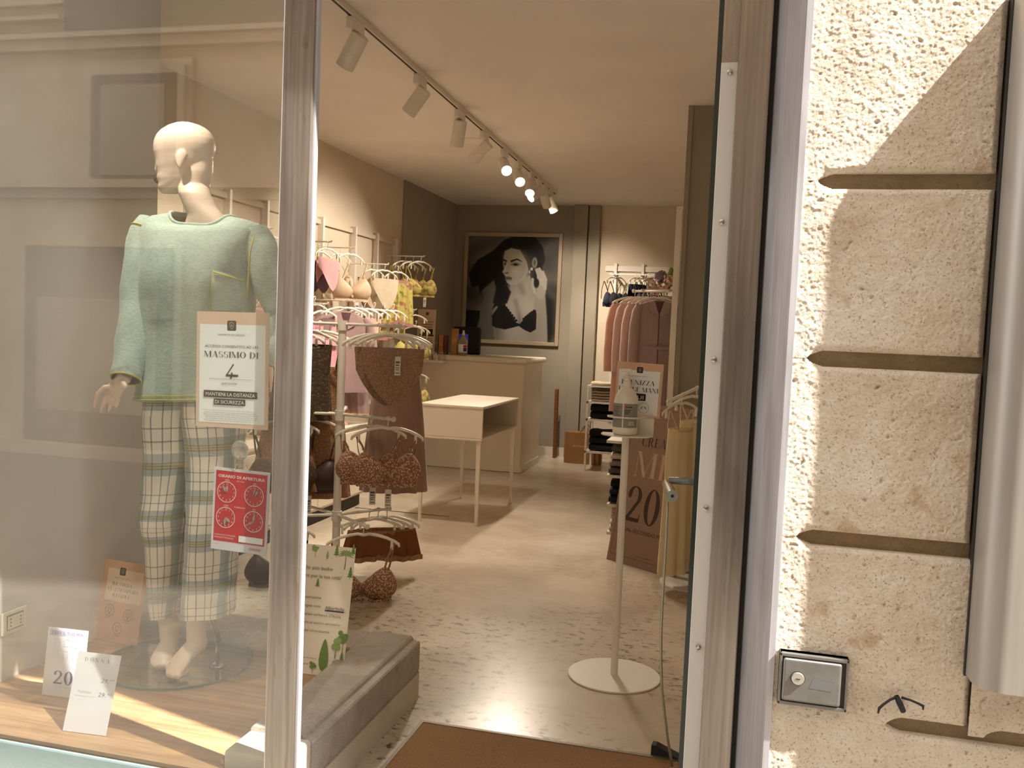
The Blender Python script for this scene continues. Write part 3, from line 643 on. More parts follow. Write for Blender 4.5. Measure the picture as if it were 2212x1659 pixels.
for z, f0, b0, wd_ in rows:
    ring = []
    for k in range(NH):
        a = 2*math.pi*k/NH; ca, sa = math.cos(a), math.sin(a)
        mid = (f0+b0)/2; half = (f0-b0)/2
        e = 2.25; ex = abs(ca)**(2/e)*(1 if ca > 0 else -1); ey = abs(sa)**(2/e)*(1 if sa > 0 else -1)
        fx = mid+half*ex; sy_ = wd_*ey
        if ca > 0:
            fx += .012*math.exp(-((z-.080)/.010)**2-(sy_/.009)**2)+.006*math.exp(-((z-.098)/.018)**2-(sy_/.008)**2)
            fx += .006*math.exp(-((z-.053)/.007)**2-(sy_/.020)**2)+.005*math.exp(-((z-.040)/.006)**2-(sy_/.018)**2)
            fx -= .003*math.exp(-((z-.118)/.014)**2-((abs(sy_)-.032)/.016)**2)
        ring.append(hc+hf*(fx*sc)+hs*(sy_*sc)+hu*((z)*sc))
    rings.append(ring)
body.loft(rings)
# ear
ec = hc+hf*(-.012*sc)+hs*(.078*sc)+hu*(.104*sc)
for sgn in (1,):
    er = []
    for k in range(9):
        q = k/8; zc = (-.030+.062*q)*sc; rr = (math.sin(math.pi*min(1, max(0, q*.94+.05)))**.6)*.021*sc*(.65+.5*q)
        er.append(ell(ec+hu*zc-hf*(.010*q*sc), rr, .010*sc, -hf, hs, 14))
    body.loft(er)
# neck and torso (hidden under the shirt below the collar)
nb_ = mp(440, 486)
nk = [(hc+hf*(-.050*sc)+hu*(.12*sc), .060, .050), (hc+hf*(-.045*sc)+hu*(.07*sc), .060, .056), (hc+hf*(-.036*sc)+hu*(.025*sc), .056, .056), (mp(421, 420), .055, .056), (mp(432, 445), .058, .055), (mp(445, 468), .068, .050), (mp(448, 488), .090, .046), (mp(440, 520), .120, .055), (mp(428, 600), .140, .10), (mp(420, 700), .115, .09), (mp(415, 800), .13, .095), (mp(412, 845), .13, .095)]
body.loft([ell(c, rx, ry, n=36) for c, rx, ry in nk])
# legs and feet
def leg(pts): body.tube([mp(x, y, d) for x, y, r_, d in pts], [r_ for *_, r_, d in pts], 20)
leg([(375, 890, .085, 0), (370, 1000, .078, 0), (362, 1120, .055, -.02), (362, 1230, .048, .02), (364, 1310, .036, .05), (362, 1345, .034, .06)])
leg([(455, 890, .085, 0), (462, 1000, .078, -.01), (458, 1120, .055, -.04), (440, 1230, .046, -.03), (428, 1310, .036, -.03), (424, 1345, .036, -.03)])
def foot(ank, toe, heel):                          # raised heel, toes on the glass
    ank, toe, heel = Vector(ank), Vector(toe), Vector(heel); d = toe-heel; dh = Vector((d.x, d.y, 0)).normalized(); sd_ = Vector((-dh.y, dh.x, 0)); rg = []
    for q, w_, h_ in ((0, .022, .030), (.12, .030, .036), (.3, .031, .034), (.5, .036, .028), (.68, .043, .022), (.82, .044, .017), (.92, .038, .013), (1, .022, .009)):
        c = heel.lerp(toe, q)+Vector((0, 0, .012*math.sin(math.pi*q)))
        rg.append(ell(c, w_, h_, sd_, Vector((0, 0, 1))+dh*.25, 20))
    body.loft(rg); body.tube([ank+Vector((0, 0, .02)), ank, heel.lerp(toe, .22)+Vector((0, 0, .012))], [.035, .035, .034], 18)
zf = DZ+.024
foot(mp(364, 1345, .055), AZ(346, 1442, zf), mp(372, 1378, .075))
foot(mp(424, 1345, -.03), AZ(366, 1462, zf), mp(440, 1378, -.02))
for (x, y) in ((357, 1447), (379, 1466)):         # split between big toe and the rest
    p = AZ(x, y, zf); body.tube([p+Vector((.012, .05, .012)), p+Vector((.004, .0, .004))], [.014, .011], 10)
# her right arm and hand
arm = [(338, 500, .028), (306, 560, .036), (292, 650, .038), (282, 740, .032), (272, 800, .026), (266, 822, .024)]
body.tube([mp(x, y, -.02-.03*i) for i, (x, y, r_) in enumerate(arm)], [r_ for *_, r_ in arm], 18)
dh_ = -.17
palm = [(270, 808, .022, .017), (264, 820, .025, .016), (256, 832, .031, .015), (248, 843, .034, .014), (241, 852, .031, .011)]
pr = []
for x, y, a, b in palm: pr.append(ell(mp(x, y, dh_), a, b, Vector((.8, 0, -.6)), Vector((0, 1, 0)), 16))
body.loft(pr)
def finger(ps, r0): body.tube([mp(x, y, dh_+d) for x, y, d in ps], [r0, r0*.98, r0*.9, r0*.78, r0*.5][:len(ps)], 12)
finger([(246, 835, -.012), (226, 836, -.024), (212, 850, -.026), (206, 868, -.022), (204, 882, -.018)], .0092)
finger([(240, 848, 0), (230, 862, -.002), (224, 874, -.002), (219, 884, .0), (217, 892, .004)], .0090)
finger([(248, 856, .006), (243, 868, .008), (238, 878, .008), (235, 885, .010), (234, 891, .010)], .0088)
finger([(258, 852, .014), (257, 863, .018), (254, 872, .020), (252, 879, .020), (251, 883, .020)], .0080)
finger([(262, 826, -.012), (268, 829, -.03), (270, 834, -.035), (271, 838, -.036), (270, 842, -.034)], .0102)
# her left arm, bent behind the post
body.tube([mp(535, 530), mp(592, 600, .02), mp(618, 690, .04), mp(606, 745, .0), mp(590, 790, -.02)], [.03, .038, .036, .03, .024], 18)
bo_ = body.build('body', m_skin, mq, world=True, smooth=True)
rm = bo_.modifiers.new('remesh', 'REMESH'); rm.mode = 'VOXEL'; rm.voxel_size = .0036; rm.use_smooth_shade = True
sm = bo_.modifiers.new('smooth', 'SMOOTH'); sm.factor = .5; sm.iterations = 8
# black painted lips
lp = MB(); lc = hc+hf*(.0955*sc)+hu*(.046*sc)
lp.loft([ell(lc+hs*(s_*sc), r_*.65*sc, r_*sc, hf, hu, 12) for s_, r_ in ((-.024, .002), (-.015, .0095), (0, .0115), (.015, .0095), (.024, .002))])
lp.build('lips', m_black, mq, world=True, smooth=True)

# ---- shirt
def shirt_mat():
    m, nt, b = new_mat('heather_green_jersey'); b.inputs['Roughness'].default_value = .9; b.inputs['Sheen Weight'].default_value = .2
    t = tex(nt, 'Noise', 60, stretch=(1, 1, 5), Detail=6, Roughness=.7)
    nt.links.new(ramp(nt, t, [(.3, hexc('8ca39b')), (.52, hexc('a5b8ac')), (.72, hexc('c0ccba'))]), b.inputs['Base Color'])
    bump(nt, b, tex(nt, 'Noise', 9, stretch=(1, 1, .5), Detail=3), .35, .03); return m
m_shirt = shirt_mat(); m_stitch = M('yellow_stitching', 'b9b24e', .8)
SH = MB()
outl = [(460, 374, 502, .062), (466, 338, 524, .082), (480, 316, 552, .098), (503, 310, 568, .112), (540, 318, 556, .125), (580, 322, 546, .138), (630, 323, 540, .140), (690, 321, 536, .135), (750, 319, 530, .135), (800, 317, 526, .138), (840, 313, 524, .142), (862, 309, 522, .145)]
def tring(y, l, r_, d, n=44, amp=0.0):
    a, b = mp(l, y), mp(r_, y); c = (a+b)/2; hw = (b-a).length/2; ax = (b-a).normalized(); out = []
    for k in range(n):
        q = 2*math.pi*k/n; e = 2.6
        ex = abs(math.cos(q))**(2/e)*(1 if math.cos(q) > 0 else -1); ey = abs(math.sin(q))**(2/e)*(1 if math.sin(q) > 0 else -1)
        rip = 1+amp*math.sin(5*q+y*.02)+amp*.6*math.sin(9*q-y*.013)
        bust = .022*math.exp(-((y-610)/50)**2)*max(0, -ey)
        dp = .047 if y <= 466 else .047-.017*(y-466)/14 if y < 480 else .030-.021*(y-480)/23 if y < 503 else max(0, .009*(540-y)/37)
        dip = dp*max(0, -ey)**1.2*(1-abs(ex)**(2.2 if y > 470 else 6))+(.012*math.exp(-((y-460)/14)**2))*max(0, ex)
        out.append(c+ax*(hw*ex)+Vector((0, 1, 0))*(d*ey*rip-bust)-Vector((0, 0, dip)))
    return out
SH.loft([tring(y, l, r_, d, amp=.02+.035*max(0, (y-640)/220)) for y, l, r_, d in outl], cap=False)
sh = thing_child = SH.build('shirt', m_shirt, mq, world=True, smooth=True); sh['label'] = 'pale green long sleeved top with yellow stitching'
def sleeve(pts, name='sleeve'):
    s_ = MB(); P = [mp(x, y, d) for x, y, r_, d in pts]; rr = [r_ for *_, r_, d in pts]
    n = 22; rg = []; nrm = Vector((1, 0, 0))
    N = 26
    for i in range(N+1):
        t = i/N*(len(P)-1); k = min(int(t), len(P)-2); f = t-k; p = P[k].lerp(P[k+1], f); r_ = rr[k]+(rr[k+1]-rr[k])*f
        d = (P[k+1]-P[k]).normalized(); nr = (nrm-d*nrm.dot(d)).normalized(); bn = d.cross(nr)
        rg.append([p+nr*(math.cos(q)*r_*(1+.05*math.sin(3*q+i*1.1)))+bn*(math.sin(q)*r_*(1+.06*math.sin(2*q-i*.9))) for q in (2*math.pi*j/n for j in range(n))])
    s_.loft(rg, cap=False); return s_.build(name, m_shirt, sh, world=True, smooth=True), rg
_, rgl = sleeve([(330, 478, .050, 0), (316, 510, .062, -.02), (304, 580, .062, -.04), (296, 660, .058, -.07), (286, 740, .056, -.11), (276, 800, .053, -.145), (271, 818, .050, -.16)])
sleeve([(545, 500, .055, 0), (560, 540, .066, 0), (588, 610, .066, .01), (612, 680, .060, .03), (612, 735, .055, .01), (592, 790, .05, -.02)])
def stitch(pts, r_=.0028, name='stitching'): MB().tube(pts, r_, 6).build(name, m_stitch, sh, world=True, smooth=True)
hem = tring(858, 310, 522, .146, amp=.066); stitch(hem+[hem[0]]); hem = tring(850, 311, 522, .1455, amp=.064); stitch(hem+[hem[0]], .0018)
cuff = rgl[-1]; ctr = sum(cuff, Vector())/len(cuff); stitch([ctr+(p-ctr)*1.02 for p in cuff]+[ctr+(cuff[0]-ctr)*1.02], .003)
def frontpt(x, y, out=.004):                        # a point just in front of the shirt front
    p = mp(x, y); best = None
    for i in range(len(outl)-1):
        if outl[i][0] <= y <= outl[i+1][0]:
            f = (y-outl[i][0])/(outl[i+1][0]-outl[i][0]); l = outl[i][1]+(outl[i+1][1]-outl[i][1])*f; r_ = outl[i][2]+(outl[i+1][2]-outl[i][2])*f; d = outl[i][3]+(outl[i+1][3]-outl[i][3])*f
            u = max(-1, min(1, (x-(l+r_)/2)/((r_-l)/2))); e = 2.6
            ey = (max(0, 1-abs(u)**e))**(1/e); dd = d*ey*1.03+.022*math.exp(-((y-610)/50)**2)*ey+out
            best = dd
    dd = best if best else .06
    q = AY(x, y, YM-dd); return q
# neckline ribbing
ncol = [(372, 470), (382, 462), (400, 456), (430, 470), (455, 483), (480, 482), (498, 474), (504, 464)]
m_rib = M('shirt_rib_dark', '4f6a5c', .9)
nr_ = MB(); rg = tring(461, 374, 502, .062); cc = sum(rg, Vector())/len(rg)
nr_.tube(rg+[rg[0], rg[1]], .0085, 8, cap=False, flat=.7); nr_.build('neck_ribbing', m_shirt, sh, world=True, smooth=True)
ot = lambda p: Vector((p.x-cc.x, p.y-cc.y, 0)).normalized()
stitch([p+Vector((0, 0, -.013))+ot(p)*.020 for p in rg+[rg[0]]], .003); stitch([p+Vector((0, 0, -.006))+ot(p)*.012 for p in rg+[rg[0]]], .002)
stitch([frontpt(x, y, .006) for x, y in ((548, 512), (541, 540), (538, 575), (536, 610), (534, 640))], .0030)
_c = sum(rgl[3], Vector())/len(rgl[3]); stitch([_c+(p-_c)*1.03 for p in rgl[3]]+[_c+(rgl[3][0]-_c)*1.03], .003)
# chest pocket
pk = [(460, 582), (494, 588), (528, 602), (530, 672), (455, 668)]
g = MB(); 
def pkf(u, v):
    x = (460+(68)*u)*(1-v)+(454+76*u)*v; y = (582+20*u)*(1-v)+(670)*v
    return frontpt(x, y, .006+.004*math.sin(math.pi*u)*(1-v))
g.grid(pkf, 8, 8); g.build('chest_pocket', m_shirt, sh, world=True, smooth=True)
stitch([frontpt(460+68*u, 587+20*u, .013) for u in (0, .25, .5, .75, 1)], .003); stitch([frontpt(460-6*v, 582+88*v, .009) for v in (0, .5, 1)], .0014)

# ---- trousers
def plaid():
    m, nt, b = new_mat('plaid_flannel'); b.inputs['Roughness'].default_value = .9; b.inputs['Sheen Weight'].default_value = .15
    uv = nt.nodes.new('ShaderNodeUVMap'); sp = nt.nodes.new('ShaderNodeSeparateXYZ'); nt.links.new(uv.outputs[0], sp.inputs[0])
    def fr(o, per, off):
        a = nt.nodes.new('ShaderNodeMath'); a.operation = 'MULTIPLY_ADD'; a.inputs[1].default_value = 1/per; a.inputs[2].default_value = off; nt.links.new(o, a.inputs[0])
        c = nt.nodes.new('ShaderNodeMath'); c.operation = 'FRACT'; nt.links.new(a.outputs[0], c.inputs[0]); return c.outputs[0]
    def band(o, lo, hi):
        r_ = nt.nodes.new('ShaderNodeValToRGB'); r_.color_ramp.interpolation = 'CONSTANT'; e = r_.color_ramp.elements
        e[0].position = 0; e[0].color = (0, 0, 0, 1); e[1].position = lo; e[1].color = (1, 1, 1, 1); x = e.new(hi); x.color = (0, 0, 0, 1); nt.links.new(o, r_.inputs[0]); return r_.outputs[0]
    U, V = fr(sp.outputs[0], .165, .0), fr(sp.outputs[1], .163, .1)
    col = hexc('e3dacb')
    def lay(prev, mask, c, k):
        mm = nt.nodes.new('ShaderNodeMath'); mm.operation = 'MULTIPLY'; mm.inputs[1].default_value = k; nt.links.new(mask, mm.inputs[0]); return mixc(nt, mm.outputs[0], prev, hexc(c))
    teal, navy, ol, ye = '6f8c92', '4d5f70', '8a7d45', 'b8a94e'
    col = lay(col, band(V, .0, .34), teal, .62); col = lay(col, band(U, .0, .27), teal, .72)
    for a in (.10, .145, .19): col = lay(col, band(V, a, a+.022), ol, .75)
    for a in (.122, .167): col = lay(col, band(V, a, a+.009), ye, .9)
    for a in (.06, .11): col = lay(col, band(U, a, a+.022), ol, .6)
    for a in (.50, .68): col = lay(col, band(V, a, a+.020), navy, .62)
    for a in (.42, .58, .76, .92): col = lay(col, band(U, a, a+.024), navy, .72)
    nt.links.new(col, b.inputs['Base Color']); bump(nt, b, tex(nt, 'Noise', 10, Detail=2), .3, .02); return m
m_plaid = plaid()
tr_ = bpy.data.objects.new('trousers', None); C.objects.link(tr_); tr_.parent = mq; ABS['trousers'] = ABS[mq.name].copy(); tr_['label'] = 'cream and teal plaid pyjama trousers'
def trleg(rows, name):
    g = MB(); n, N = 40, 46
    def ring(t):
        f = t*(len(rows)-1); k = min(int(f), len(rows)-2); f -= k; y, l, r_, d, dy = [a+(b-a)*f for a, b in zip(rows[k], rows[k+1])]
        a, b = mp(l, y, dy), mp(r_, y, dy); return (a+b)/2, (b-a).length/2, (b-a).normalized(), d
    def fn(u, v):
        c, hw, ax, d = ring(v); q = -2*math.pi*u+math.pi*.5
        e = 2.3; ex = abs(math.cos(q))**(2/e)*(1 if math.cos(q) > 0 else -1); ey = abs(math.sin(q))**(2/e)*(1 if math.sin(q) > 0 else -1)
        fold = 1+.05*math.sin(3*q+v*9)*(.4+v)+.03*math.sin(5*q-v*14)
        return c+ax*(hw*ex*(1+.02*math.sin(v*40+q*2)))+Vector((0, d*ey*fold, 0))
    c0, hw0, _, d0 = ring(.5); per = math.pi*(hw0+d0)*1.0
    zt0, zb0 = mp(400, rows[0][0]).z, mp(400, rows[-1][0]).z
    g.grid(fn, n, N, lambda u, v: (u*per, zb0+(zt0-zb0)*(1-v)))
    return g.build(name, m_plaid, tr_, world=True, smooth=True)
trleg([(845, 330, 440, .125, 0), (900, 327, 432, .125, 0), (985, 325, 424, .105, 0), (1060, 321, 414, .098, -.01), (1110, 313, 406, .095, -.02), (1135, 313, 404, .092, -.02), (1165, 322, 400, .085, -.0), (1240, 328, 395, .082, .02), (1300, 337, 384, .078, .04), (1328, 341, 381, .075, .05)], 'trouser_leg')
trleg([(845, 405, 520, .125, 0), (900, 410, 520, .125, 0), (985, 417, 516, .105, -.01), (1060, 416, 512, .102, -.03), (1120, 414, 508, .100, -.04), (1200, 410, 504, .096, -.035), (1260, 407, 501, .094, -.03), (1326, 403, 498, .092, -.03)], 'trouser_leg')
# glass foot plate and rod
bs = AZ(385, 1432, DZ)
m_gb = glass_mat('base_glass', .03, (.80, .86, .82, 1))
MB().lathe([(0, 0), (.262, 0), (.265, .003), (.265, .007), (.262, .010), (0, .010)], 64, (bs.x, bs.y, DZ+.001)).build('glass_base', m_gb, mq, world=True, smooth=True, sharp=30)
MB().lathe([(.2655, .001), (.2655, .009), (.2645, .009), (.2645, .001)], 64, (bs.x, bs.y, DZ+.001), cap=False).build('base_rim', M('green_glass_edge', '4f6a60', .25), mq, world=True)
rp = AZ(470, 1438, DZ+.012)
rb = [rp, rp+Vector((0, 0, .10)), AY(474, 1385, rp.y), AY(466, 1355, rp.y-.01), AY(452, 1318, rp.y-.03), AY(446, 1290, rp.y-.05)]
MB().tube(rb, .008, 12).build('support_rod', m_chrome, mq, world=True, smooth=True)
MB().lathe([(0, 0), (.030, 0), (.028, .006), (.012, .012), (0, .012)], 20, rp).build('rod_foot', m_chrome, mq, world=True, smooth=True)
# ================================================================ fabrics
def lace(name, a, b, sc=55, thr=.42):
    m, nt, bs_ = new_mat(name); bs_.inputs['Roughness'].default_value = .85
    v = tex(nt, 'Voronoi', sc); n = tex(nt, 'Noise', sc*2.2, Detail=3)
    f = mixc(nt, .5, v, n)
    nt.links.new(ramp(nt, f, [(thr-.06, hexc(b)), (thr+.04, hexc(a))]), bs_.inputs['Base Color']); bump(nt, bs_, f, .5, .01); return m
def floral(name, base, s1, s2, sc=16):
    m, nt, bs_ = new_mat(name); bs_.inputs['Roughness'].default_value = .85
    a = ramp(nt, tex(nt, 'Noise', sc, Detail=2), [(.55, (0, 0, 0, 1)), (.62, (1, 1, 1, 1))]); b_ = ramp(nt, tex(nt, 'Noise', sc*1.3, stretch=(1.3, .8, 1.1), Detail=2), [(.57, (0, 0, 0, 1)), (.63, (1, 1, 1, 1))])
    c = mixc(nt, a, hexc(base), hexc(s1)); c = mixc(nt, b_, c, hexc(s2)); nt.links.new(c, bs_.inputs['Base Color']); return m
f_brown = lace('brown_lace', '96664a', 'e0bfa6', 105, .455); f_brown2 = lace('rust_lace', '99704e', 'bd9672', 80, .40)
f_taupe = M('taupe_tulle', '9a7a68', .9, var=.08, vscale=20, sheen=.3); f_taupel = lace('taupe_lace', '94705a', 'b8967c', 150, .45)
f_dark = lace('dark_olive_lace', '4a3a24', '6d5838', 60, .40); f_darkb = M('dark_brown_satin', '3a2416', .5)
f_mauve = M('mauve_jersey', '9a807e', .9, var=.05, vscale=20); f_mauved = M('dark_mauve', '5f3d42', .9)
f_pink = M('pink_satin', 'cf9a9e', .5, var=.08, vscale=10); f_pinkl = lace('cream_pink_lace', 'd8a996', 'ead2b0', 70, .42)
f_cream = M('cream_microfibre', 'd6b99a', .55, var=.03); f_white = M('ivory_satin', 'dccbb0', .6, var=.05, vscale=20)
f_yel = floral('yellow_floral', 'd3c46c', 'b0785e', '8c9440', 18); f_yelp = M('rose_trim', 'c88d86', .8)
f_robe = M('salmon_robe', 'd3a591', .9, var=.05, vscale=8, sheen=.2); f_robe2 = M('rose_robe', 'cba99d', .9, var=.05, vscale=8, sheen=.2); f_robe3 = M('dusty_mauve_robe', 'ab928d', .9, var=.05, vscale=8)
f_navy = M('navy_mesh', '1d2030', .8); f_black = M('black_fabric', '17161a', .85); f_ivory = M('ivory_silk', 'e0cfa6', .55, var=.03)
f_tan = M('tan_lace_hem', 'c9a06c', .9, var=.2, vscale=60)
m_tag = M('price_tag', 'ded6cc', .7); m_ink = M('grey_ink', '6b645c', .8)
# ================================================================ hanger
def mkhanger():
    r_ = thing('clothes_hanger', 'white plastic hanger', 'hanger')
    MB().tube([(.010*math.cos(R(a))-.0, 0, -.010+.010*math.sin(R(a))) for a in range(200, -60, -26)]+[(0, 0, -.028), (0, 0, -.058)], .0032, 8).build('hook', m_wplastic, r_, smooth=True)
    ar = [(-.19, 0, -.128), (-.186, 0, -.113), (-.165, 0, -.098), (-.12, 0, -.078), (-.07, 0, -.064), (-.03, 0, -.058), (0, 0, -.064), (.03, 0, -.058), (.07, 0, -.064), (.12, 0, -.078), (.165, 0, -.098), (.186, 0, -.113), (.19, 0, -.128)]
    MB().tube(ar, [.005]+[.0085]*11+[.005], 8, flat=.55).build('arms', m_wplastic, r_, smooth=True)
    for s_ in (-1, 1): MB().box((s_*.15, 0, -.118), (.014, .012, .046)).box((s_*.15, 0, -.098), (.008, .016, .012)).build('clip', m_wplastic, r_, bevel=.002)
    return r_
_hang = mkhanger(); _hused = [False]; HANG = []
def hang(pos, rz, label, group, s_=1.0, tilt=0.0):
    o = _hang if not _hused[0] else copy_tree(_hang); _hused[0] = True
    o.matrix_world = Matrix.Translation(pos) @ Matrix.Rotation(rz, 4, 'Z') @ Matrix.Rotation(tilt, 4, 'Y') @ Matrix.Scale(s_, 4)
    o['label'] = label; o['group'] = group; HANG.append((o, Vector(pos))); return o
GARM = []
def gthing(name, label, cat, pos, rz, group=None, s_=1.0):
    GARM.append((Vector(pos), label))
    return thing(name, label, cat, group=group, mat=Matrix.Translation(pos) @ Matrix.Rotation(rz, 4, 'Z') @ Matrix.Scale(s_, 4))
def ptag(par, x, z, y=-.06, h=.09, w_=.032, m_=None, rz=0):
    t = MB().b2((x-w_/2, y-.001, z-h), (x+w_/2, y, z)).build('price_tag', m_ or m_tag, par)
    k = MB()
    for i, (a, b) in enumerate(((.25, .36), (.42, .5), (.58, .62), (.68, .72), (.85, .9))): k.b2((x-w_*.35, y-.0018, z-h*b), (x+w_*(.35-.12*(i % 2)), y-.0012, z-h*a))
    k.build('printed_lines', m_ink, t)
    MB().tube([(x, y, z), (x, y+.01, z+.03)], .0008, 4).build('string', m_tag, par)
# ---- bra hanging from its straps
def bra(pos, rz, label, fab, strap, group=None, s_=1.0, tags=True, dz=0.0, tip=.155, rings_=True):
    o = gthing('bra', label, 'bra', pos, rz, group, s_)
    for s in (-1, 1):
        def cup(u, v, s=s):
            a = -math.pi*.5+math.pi*u; b = math.pi*v                     # a across, b up
            x = math.sin(a); z = -math.cos(b); rr = math.sin(b)
            w_ = .094*(1-.40*max(0, z)); hh = .074+.02*max(0, z)
            xx = x*rr*w_; yy = -math.cos(a)*rr*.062
            return Vector((s*.084+xx+s*.030*max(0, z), yy-.012, -.315+dz+z*hh))
        MB().grid(cup, 16, 12).build('cup', fab, o, smooth=True)
        MB().tube([(s*tip, 0, -.105), (s*(tip-.03), -.012, -.17+dz*.5), (s*.112, -.022, -.222+dz)], .0062, 6, flat=.25).build('strap', strap, o)
        MB().tube([(s*tip, .004, -.105), (s*(tip-.01), .04, -.2+dz*.5), (s*.12, .062, -.30+dz)], .0055, 6, flat=.25).build('strap', strap, o)
        if rings_: MB().tube([(s*(tip-.035)+.008*math.cos(q), -.014, -.185+dz*.5+.008*math.sin(q)) for q in (k*.785 for k in range(9))], .0014, 5).build('strap_ring', m_chrome, o)
    bnd = []
    for k in range(15):
        a = math.pi*k/14; bnd.append((.15*math.cos(a), -.02+.10*math.sin(a), -.365+dz+.012*math.sin(a)))
    g = MB(); g.loft([[Vector(p)+Vector((0, 0, h_)) for p in bnd] for h_ in (-.025, .025)], closed=False); g.build('back_band', fab, o, smooth=True)
    MB().loft([[Vector((-.15+.3*k/12, -.03-.03*math.sin(math.pi*k/6)**2, -.385+dz+h_)) for k in range(13)] for h_ in (-.008, .010)], closed=False).build('underband', fab, o, smooth=True)
    MB().box((0, -.03, -.355+dz), (.02, .006, .022)).build('bow', strap, o, bevel=.003)
    if tags: ptag(o, .01, -.40+dz, -.075)
    return o
# ---- briefs or shorts held by clips
def briefs(pos, rz, label, fab, trim, group=None, s_=1.0, w_=.15, h_=.22, leg=.75, tags=False, cat='briefs', flare=1.0, ripple=0.0):
    o = gthing('briefs' if leg > .3 else 'shorts', label, cat, pos, rz, group, s_)
    for yb, nm in ((-.028, 'front_panel'), (.028, 'back_panel')):
        def fn(u, v, yb=yb):
            x = -1+2*u; low = h_*(1-leg*abs(x)**1.6); ww = w_*(1+(flare-1)*v)
            if leg < .3: low = h_*(1-.12*(1-abs(math.sin(math.pi*.5*x))**.35))
            cur = math.sqrt(max(0, 1-x*x))
            return Vector((x*ww*(1-.06*v if leg > .3 else 1), yb*(cur+.15)*(1+.6*v)+ripple*math.sin(x*16)*v, -.135-v*low))
        MB().grid(fn, 26, 12).build(nm, fab, o, smooth=True)
    g = MB()
    for q0 in (0,):
        rg = []
        for k in range(24):
            a = 2*math.pi*k/24; rg.append((w_*1.005*math.cos(a), .034*math.sin(a)))
        g.loft([[Vector((x, y, z)) for x, y in rg] for z in (-.155, -.128)], cap=False)
    g.build('waistband', trim, o, smooth=True)
    if ripple:
        MB().grid(lambda u, v: Vector(((-1+2*u)*w_*flare*1.01, -.028*(math.sqrt(max(0, 1-(-1+2*u)**2))+.15)*1.6+ripple*math.sin((-1+2*u)*16)-.003, -.135-h_*(1-.12*(1-abs(math.sin(math.pi*.5*(-1+2*u)))**.35))+.03*(1-v)-.003)), 26, 2).build('hem_trim', trim, o, smooth=True)
    if tags: ptag(o, .02, -.17, -.05, .10, .03)
    return o
# ---- dress, camisole
def dress(name, cat, pos, rz, label, fab, top, rows, group=None, s_=1.0, rip=.06, nrip=9, hem=None, strap=None, tip=.12, tags=False):
    o = gthing(name, label, cat, pos, rz, group, s_)
    def fn(u, v):
        f = v*(len(rows)-1); k = min(int(f), len(rows)-2); f -= k; z, w_, d = [a+(b-a)*f for a, b in zip(rows[k], rows[k+1])]
        a = 2*math.pi*u; r_ = 1+rip*v*math.sin(nrip*a)+rip*.5*v*math.sin((nrip*2-3)*a+1)
        zz = z
        if v < .01: zz = z-.05*max(0, -math.sin(a))*(1-abs(math.cos(a)))
        return Vector((w_*math.cos(a)*(1+.3*(r_-1)), d*math.sin(a)*r_+.0, zz))
    MB().grid(fn, 72, 26).build('skirt' if cat != 'camisole' else 'bodice', fab, o, smooth=True)
    if hem: 
        z, w_, d = rows[-1]
        def hf_(u, v):
            a = 2*math.pi*u; r_ = 1+rip*math.sin(nrip*a)+rip*.5*math.sin((nrip*2-3)*a+1)
            return Vector((w_*math.cos(a)*(1+.3*(r_-1))*1.015, d*math.sin(a)*r_*1.04, z+.06*(1-v)-.004))
        MB().grid(hf_, 72, 2).build('lace_hem', hem, o, smooth=True)
    if strap:
        for s in (-1, 1):
            for y in (-1, 1): MB().tube([(s*tip, y*.004, -.10), (s*rows[0][1]*.75, y*rows[0][2]*.8, rows[0][0]-.01)], .005, 6, flat=.3).build('strap', strap, o)
        if top:
            for s in (-1, 1):
                MB().grid(lambda u, v: Vector((s*rows[0][1]*.48+(u-.5)*rows[0][1]*.95*(1-v*.75), -rows[0][2]*1.02-.03*math.sin(math.pi*u)*(1-v*.5), rows[0][0]-.05+.14*v)), 8, 6).build('cup', top, o, smooth=True)
    if tags: ptag(o, .02, rows[0][0]-.05, -.09)
    return o
